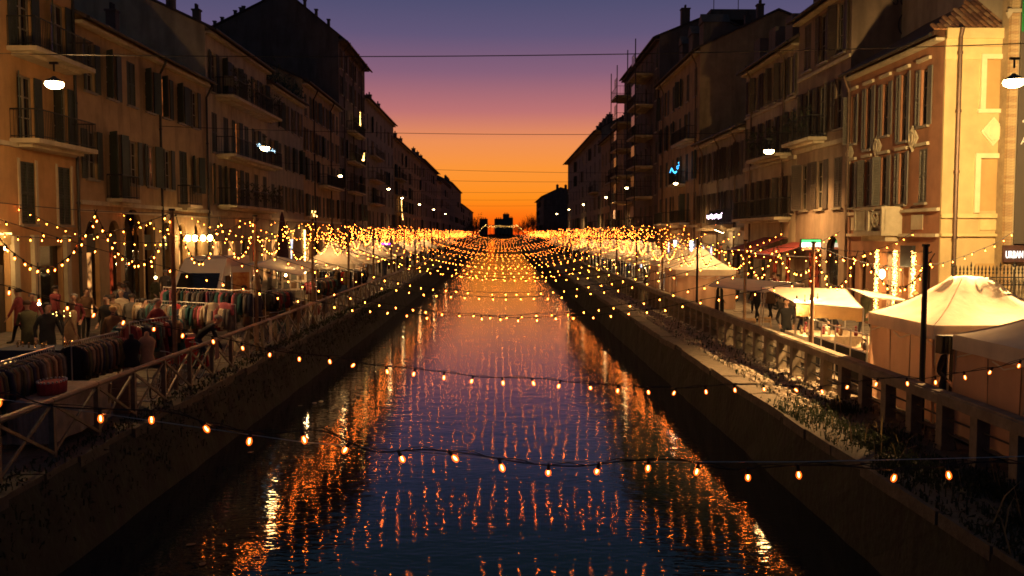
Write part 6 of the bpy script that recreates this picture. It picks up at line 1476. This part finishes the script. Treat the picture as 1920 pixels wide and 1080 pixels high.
mb.loft([[((r_ + .012 * math.sin(q * 5 + z_ * 20)) * math.cos(2 * PI * q / N_), (r_ + .012 * math.cos(q * 3 + z_ * 31)) * math.sin(2 * PI * q / N_), z_) for q in range(N_)] for z_, r_ in ((.0, .16), (.15, .18), (.3, .2), (.45, .21), (.46, .19), (.2, .16))], cap=False); mb.build('bucket_wall', METAL, sb_, world=False)
for i, (x, y, rz) in enumerate(((8.7, 30.2, .2), (9.3, 30.7, -.2), (10.0, 58.0, 0), (9.3, 57.8, .3), (10.7, 62.4, 1))):
    t_ = thing('folding_chair', ['pale wooden folding chair by the rail, nearer', 'pale wooden folding chair by the rail, farther', 'folding chair under the open tent, middle', 'folding chair under the open tent, by the rail', 'folding chair behind the open tent'][i], 'chair', (x, y, 0), rz)
    for k in range(4): mb = MB(); mb.box(-.2, .2, -.19 + k * .1, -.11 + k * .1, .44, .46); mb.build('slat', WOOD, t_, world=False)
    for k in range(2): mb = MB(); mb.box(-.2, .2, .215, .235, .66 + k * .12, .74 + k * .12); mb.build('slat', WOOD, t_, world=False)
    for s_ in (-.2, .2): mb = MB(); mb.obox((s_, -.2, 0), (s_, .24, .88), .03, .03); mb.build('leg', WOOD, t_, world=False); mb = MB(); mb.obox((s_ * .86, .25, 0), (s_ * .86, -.18, .44), .03, .03); mb.build('leg', WOOD, t_, world=False)
ht = thing('patio_heater', 'black finned heater on a stand between the two closed tents', 'heater', (8.62, 16.75, 0)); mb = MB(); mb.box(-.2, .2, -.1, .1, 1.5, 1.85); mb.build('head', BLACKP, ht, world=False)
for k in range(6): mb = MB(); mb.box(-.2 + k * .07, -.18 + k * .07, -.13, -.1, 1.5, 1.85); mb.build('fin', BLACKP, ht, world=False)
mb = MB(); mb.cyl(0, 0, 0, 1.5, .02, 6); mb.cyl(0, 0, 0, .03, .2, 10); mb.build('stand', METAL, ht, world=False)
# spear topped fence
fc = thing('iron_fence', 'spear topped wrought iron fence before the yellow end wall', 'fence', (15.3, 29.6, 0)); sp = MB(); sp.cyl(0, 0, .3, 2.42, .014, 5)
sp.tube([(0, 0, 2.42), (0, 0, 2.47), (0, 0, 2.52), (0, 0, 2.60), (0, 0, 2.74)], [.014, .035, .014, .034, .003], 5); sp.tube([(-.04, 0, 2.5), (.04, 0, 2.5)], .01, 4); SPM = sp.mesh('spear', IRON)
for k in range(34): inst('spear', SPM, fc, (.0 + k * .125, 0, 0 + (.12 if k % 8 == 5 else 0)))
for z_ in (.5, 2.05, 2.3): mb = MB(); mb.box(15.28, 19.6, 29.585, 29.615, z_, z_ + .04); mb.build('rail', IRON, fc)
mb = MB()
for k in range(34): mb.tube([(15.36 + k * .125 + .035 * math.cos(q * PI / 4), 29.6, 2.19 + .05 * math.sin(q * PI / 4)) for q in range(9)], .008, 4, False)
tag(mb.build('scrolls', IRON, fc), kind='stuff'); mb = MB(); mb.box(15.2, 19.8, 29.45, 29.75, 0, .32); mb.build('plinth', STONE, fc)
for k in (0, 2.1, 4.2): mb = MB(); mb.cyl(15.3 + k, 29.6, .3, 2.6, .035, 7); mb.ball((15.3 + k, 29.6, 2.72), .06, n=8, m=6); mb.tube([(15.3 + k, 29.6, 2.75), (15.3 + k, 29.6, 2.95)], [.03, .003], 5); mb.build('fence_post', IRON, fc)

# ------------------------------------------------------------------ weeds and small stuff
def weeds(label, n, f, m_, hmin, hmax, name='weeds'):
    mb = MB()
    for i in range(n):
        x, y, z_ = f(); h = rnd.uniform(hmin, hmax); a = rnd.uniform(0, 2 * PI); ln_ = rnd.uniform(.1, .7) * h; w = rnd.uniform(.006, .016)
        p1 = (x + math.cos(a) * ln_ * .4, y + math.sin(a) * ln_ * .4, z_ + h * .65); p2 = (x + math.cos(a) * ln_, y + math.sin(a) * ln_, z_ + h * rnd.uniform(.8, 1))
        sx_, sy_ = -math.sin(a) * w, math.cos(a) * w
        mb.add([(x - sx_, y - sy_, z_), (x + sx_, y + sy_, z_), (p1[0] + sx_, p1[1] + sy_, p1[2]), (p1[0] - sx_, p1[1] - sy_, p1[2]), p2], [(0, 1, 2, 3), (3, 2, 4)])
        if rnd.random() < .6:
            q = rnd.uniform(.02, .05); b_ = p1; mb.add([b_, (b_[0] + rnd.uniform(-q, q) * 2, b_[1] + q, b_[2] + rnd.uniform(-q, q)), (b_[0] + rnd.uniform(-q, q), b_[1] + rnd.uniform(-q, q), b_[2] + q)], [(0, 1, 2)])
    return tag(mb.build(name, m_), label, 'weeds', kind='stuff')
CLUMPS = [(rnd.uniform(6.3, 7.6), rnd.uniform(9.5, 19.5), rnd.uniform(.15, .45)) for _ in range(34)]
def fc_():
    c = rnd.choice(CLUMPS); return (min(8.3, max(6.05, c[0] + rnd.gauss(0, c[2]))), c[1] + rnd.gauss(0, c[2] * 1.3), -.04)
weeds('dark green weeds overgrowing the quay edge below the concrete rail', 4500, fc_, WEED, .04, .2)
weeds('dry pale grass stalks among the quay edge weeds', 40, fc_, DRY, .25, .7, 'dry_grass')
weeds('thin weeds rooted along the far part of the quay verge', 500, lambda: (rnd.uniform(6.4, 7.7), 19 + abs(rnd.gauss(0, 14)), -.04), WEED, .05, .22)
weeds('short moss and grass at the foot of the iron railing', 2600, lambda: (rnd.uniform(-7.75, -7.2), rnd.uniform(8, 60), -.0), WEED, .03, .12)
weeds('weeds hanging from the market quay wall', 2500, lambda: (-7.18 + rnd.uniform(0, .3), rnd.uniform(8, 50), rnd.uniform(-1.2, -.1)), WEED, .04, .16)
for i, (px, py, m_) in enumerate(((590, 760, CREAM_), (602, 757, CREAM_), (672, 745, CREAM_), (563, 763, TAN_), (358, 1030, BROWN_), (380, 1068, BROWN_), (470, 852, TAN_))):
    k = (py - 438) / (CAMZ - WZ); d = FPX / k; p = at(px, py, d); t_ = thing('floating_litter', ['pale crumpled cup', 'pale cup beside it', 'white scrap', 'small tan leaf', 'brown leaf', 'brown leaf nearest the photo bottom', 'tan leaf'][i] + ' floating near the market quay wall', 'litter', (p.x, p.y, WZ + .01), rnd.uniform(0, 3), None)
    mb = MB(); mb.loft([[(r_ * math.cos(2 * PI * q / 8) * (1 + .2 * math.sin(q * 2.1)), r_ * math.sin(2 * PI * q / 8), z_) for q in range(8)] for z_, r_ in ((0, .05), (.03, .07), (.05, .06))] if i < 3 else [[(r_ * math.cos(2 * PI * q / 8) * 1.5, r_ * math.sin(2 * PI * q / 8), z_) for q in range(8)] for z_, r_ in ((0, .05), (.008, .055))]); mb.build('scrap', m_, t_, world=False)

warm('stall_lamp', 'small warm fill light added over the broad clothes rack stall', -10.2, 26.2, 2.5, 40, .035, stem=(0, 0, 1.6))  # added fill light, brightens the market crowd around the racks
warm('stall_lamp', 'warm lamp inside the closest walled tent by the iron pole', 10.1, 18.9, 1.75, 26, .05)
warm('stall_lamp', 'warm lamp inside the second walled tent of the pair', 10.2, 49.8, 1.8, 60, .05)
warm('shop_lamp', 'added warm fill light above the lit shopfront step of the orange house', -16.7, 30.0, 3.3, 60, .05)  # added fill light to brighten the shopfront entry

for i, (x, y) in enumerate(((10.3, 65.5), (10.3, 75), (-9.6, 59), (-9.6, 67.5), (10.3, 70.5), (10.3, 85.5), (10.3, 97.5), (10.3, 109.5), (-9.7, 88.5), (-9.7, 100.5), (-9.7, 112.5), (-9.3, 38.3), (-9.2, 41.6))):
    warm('stall_lamp', 'warm stall lamp under a canopy %s, %s of these' % ('on the promenade' if x > 0 else 'on the market quay', ORD[i]), x, y, 1.9 if i < 11 else 2.0, 110 if i < 11 else 30, .05)
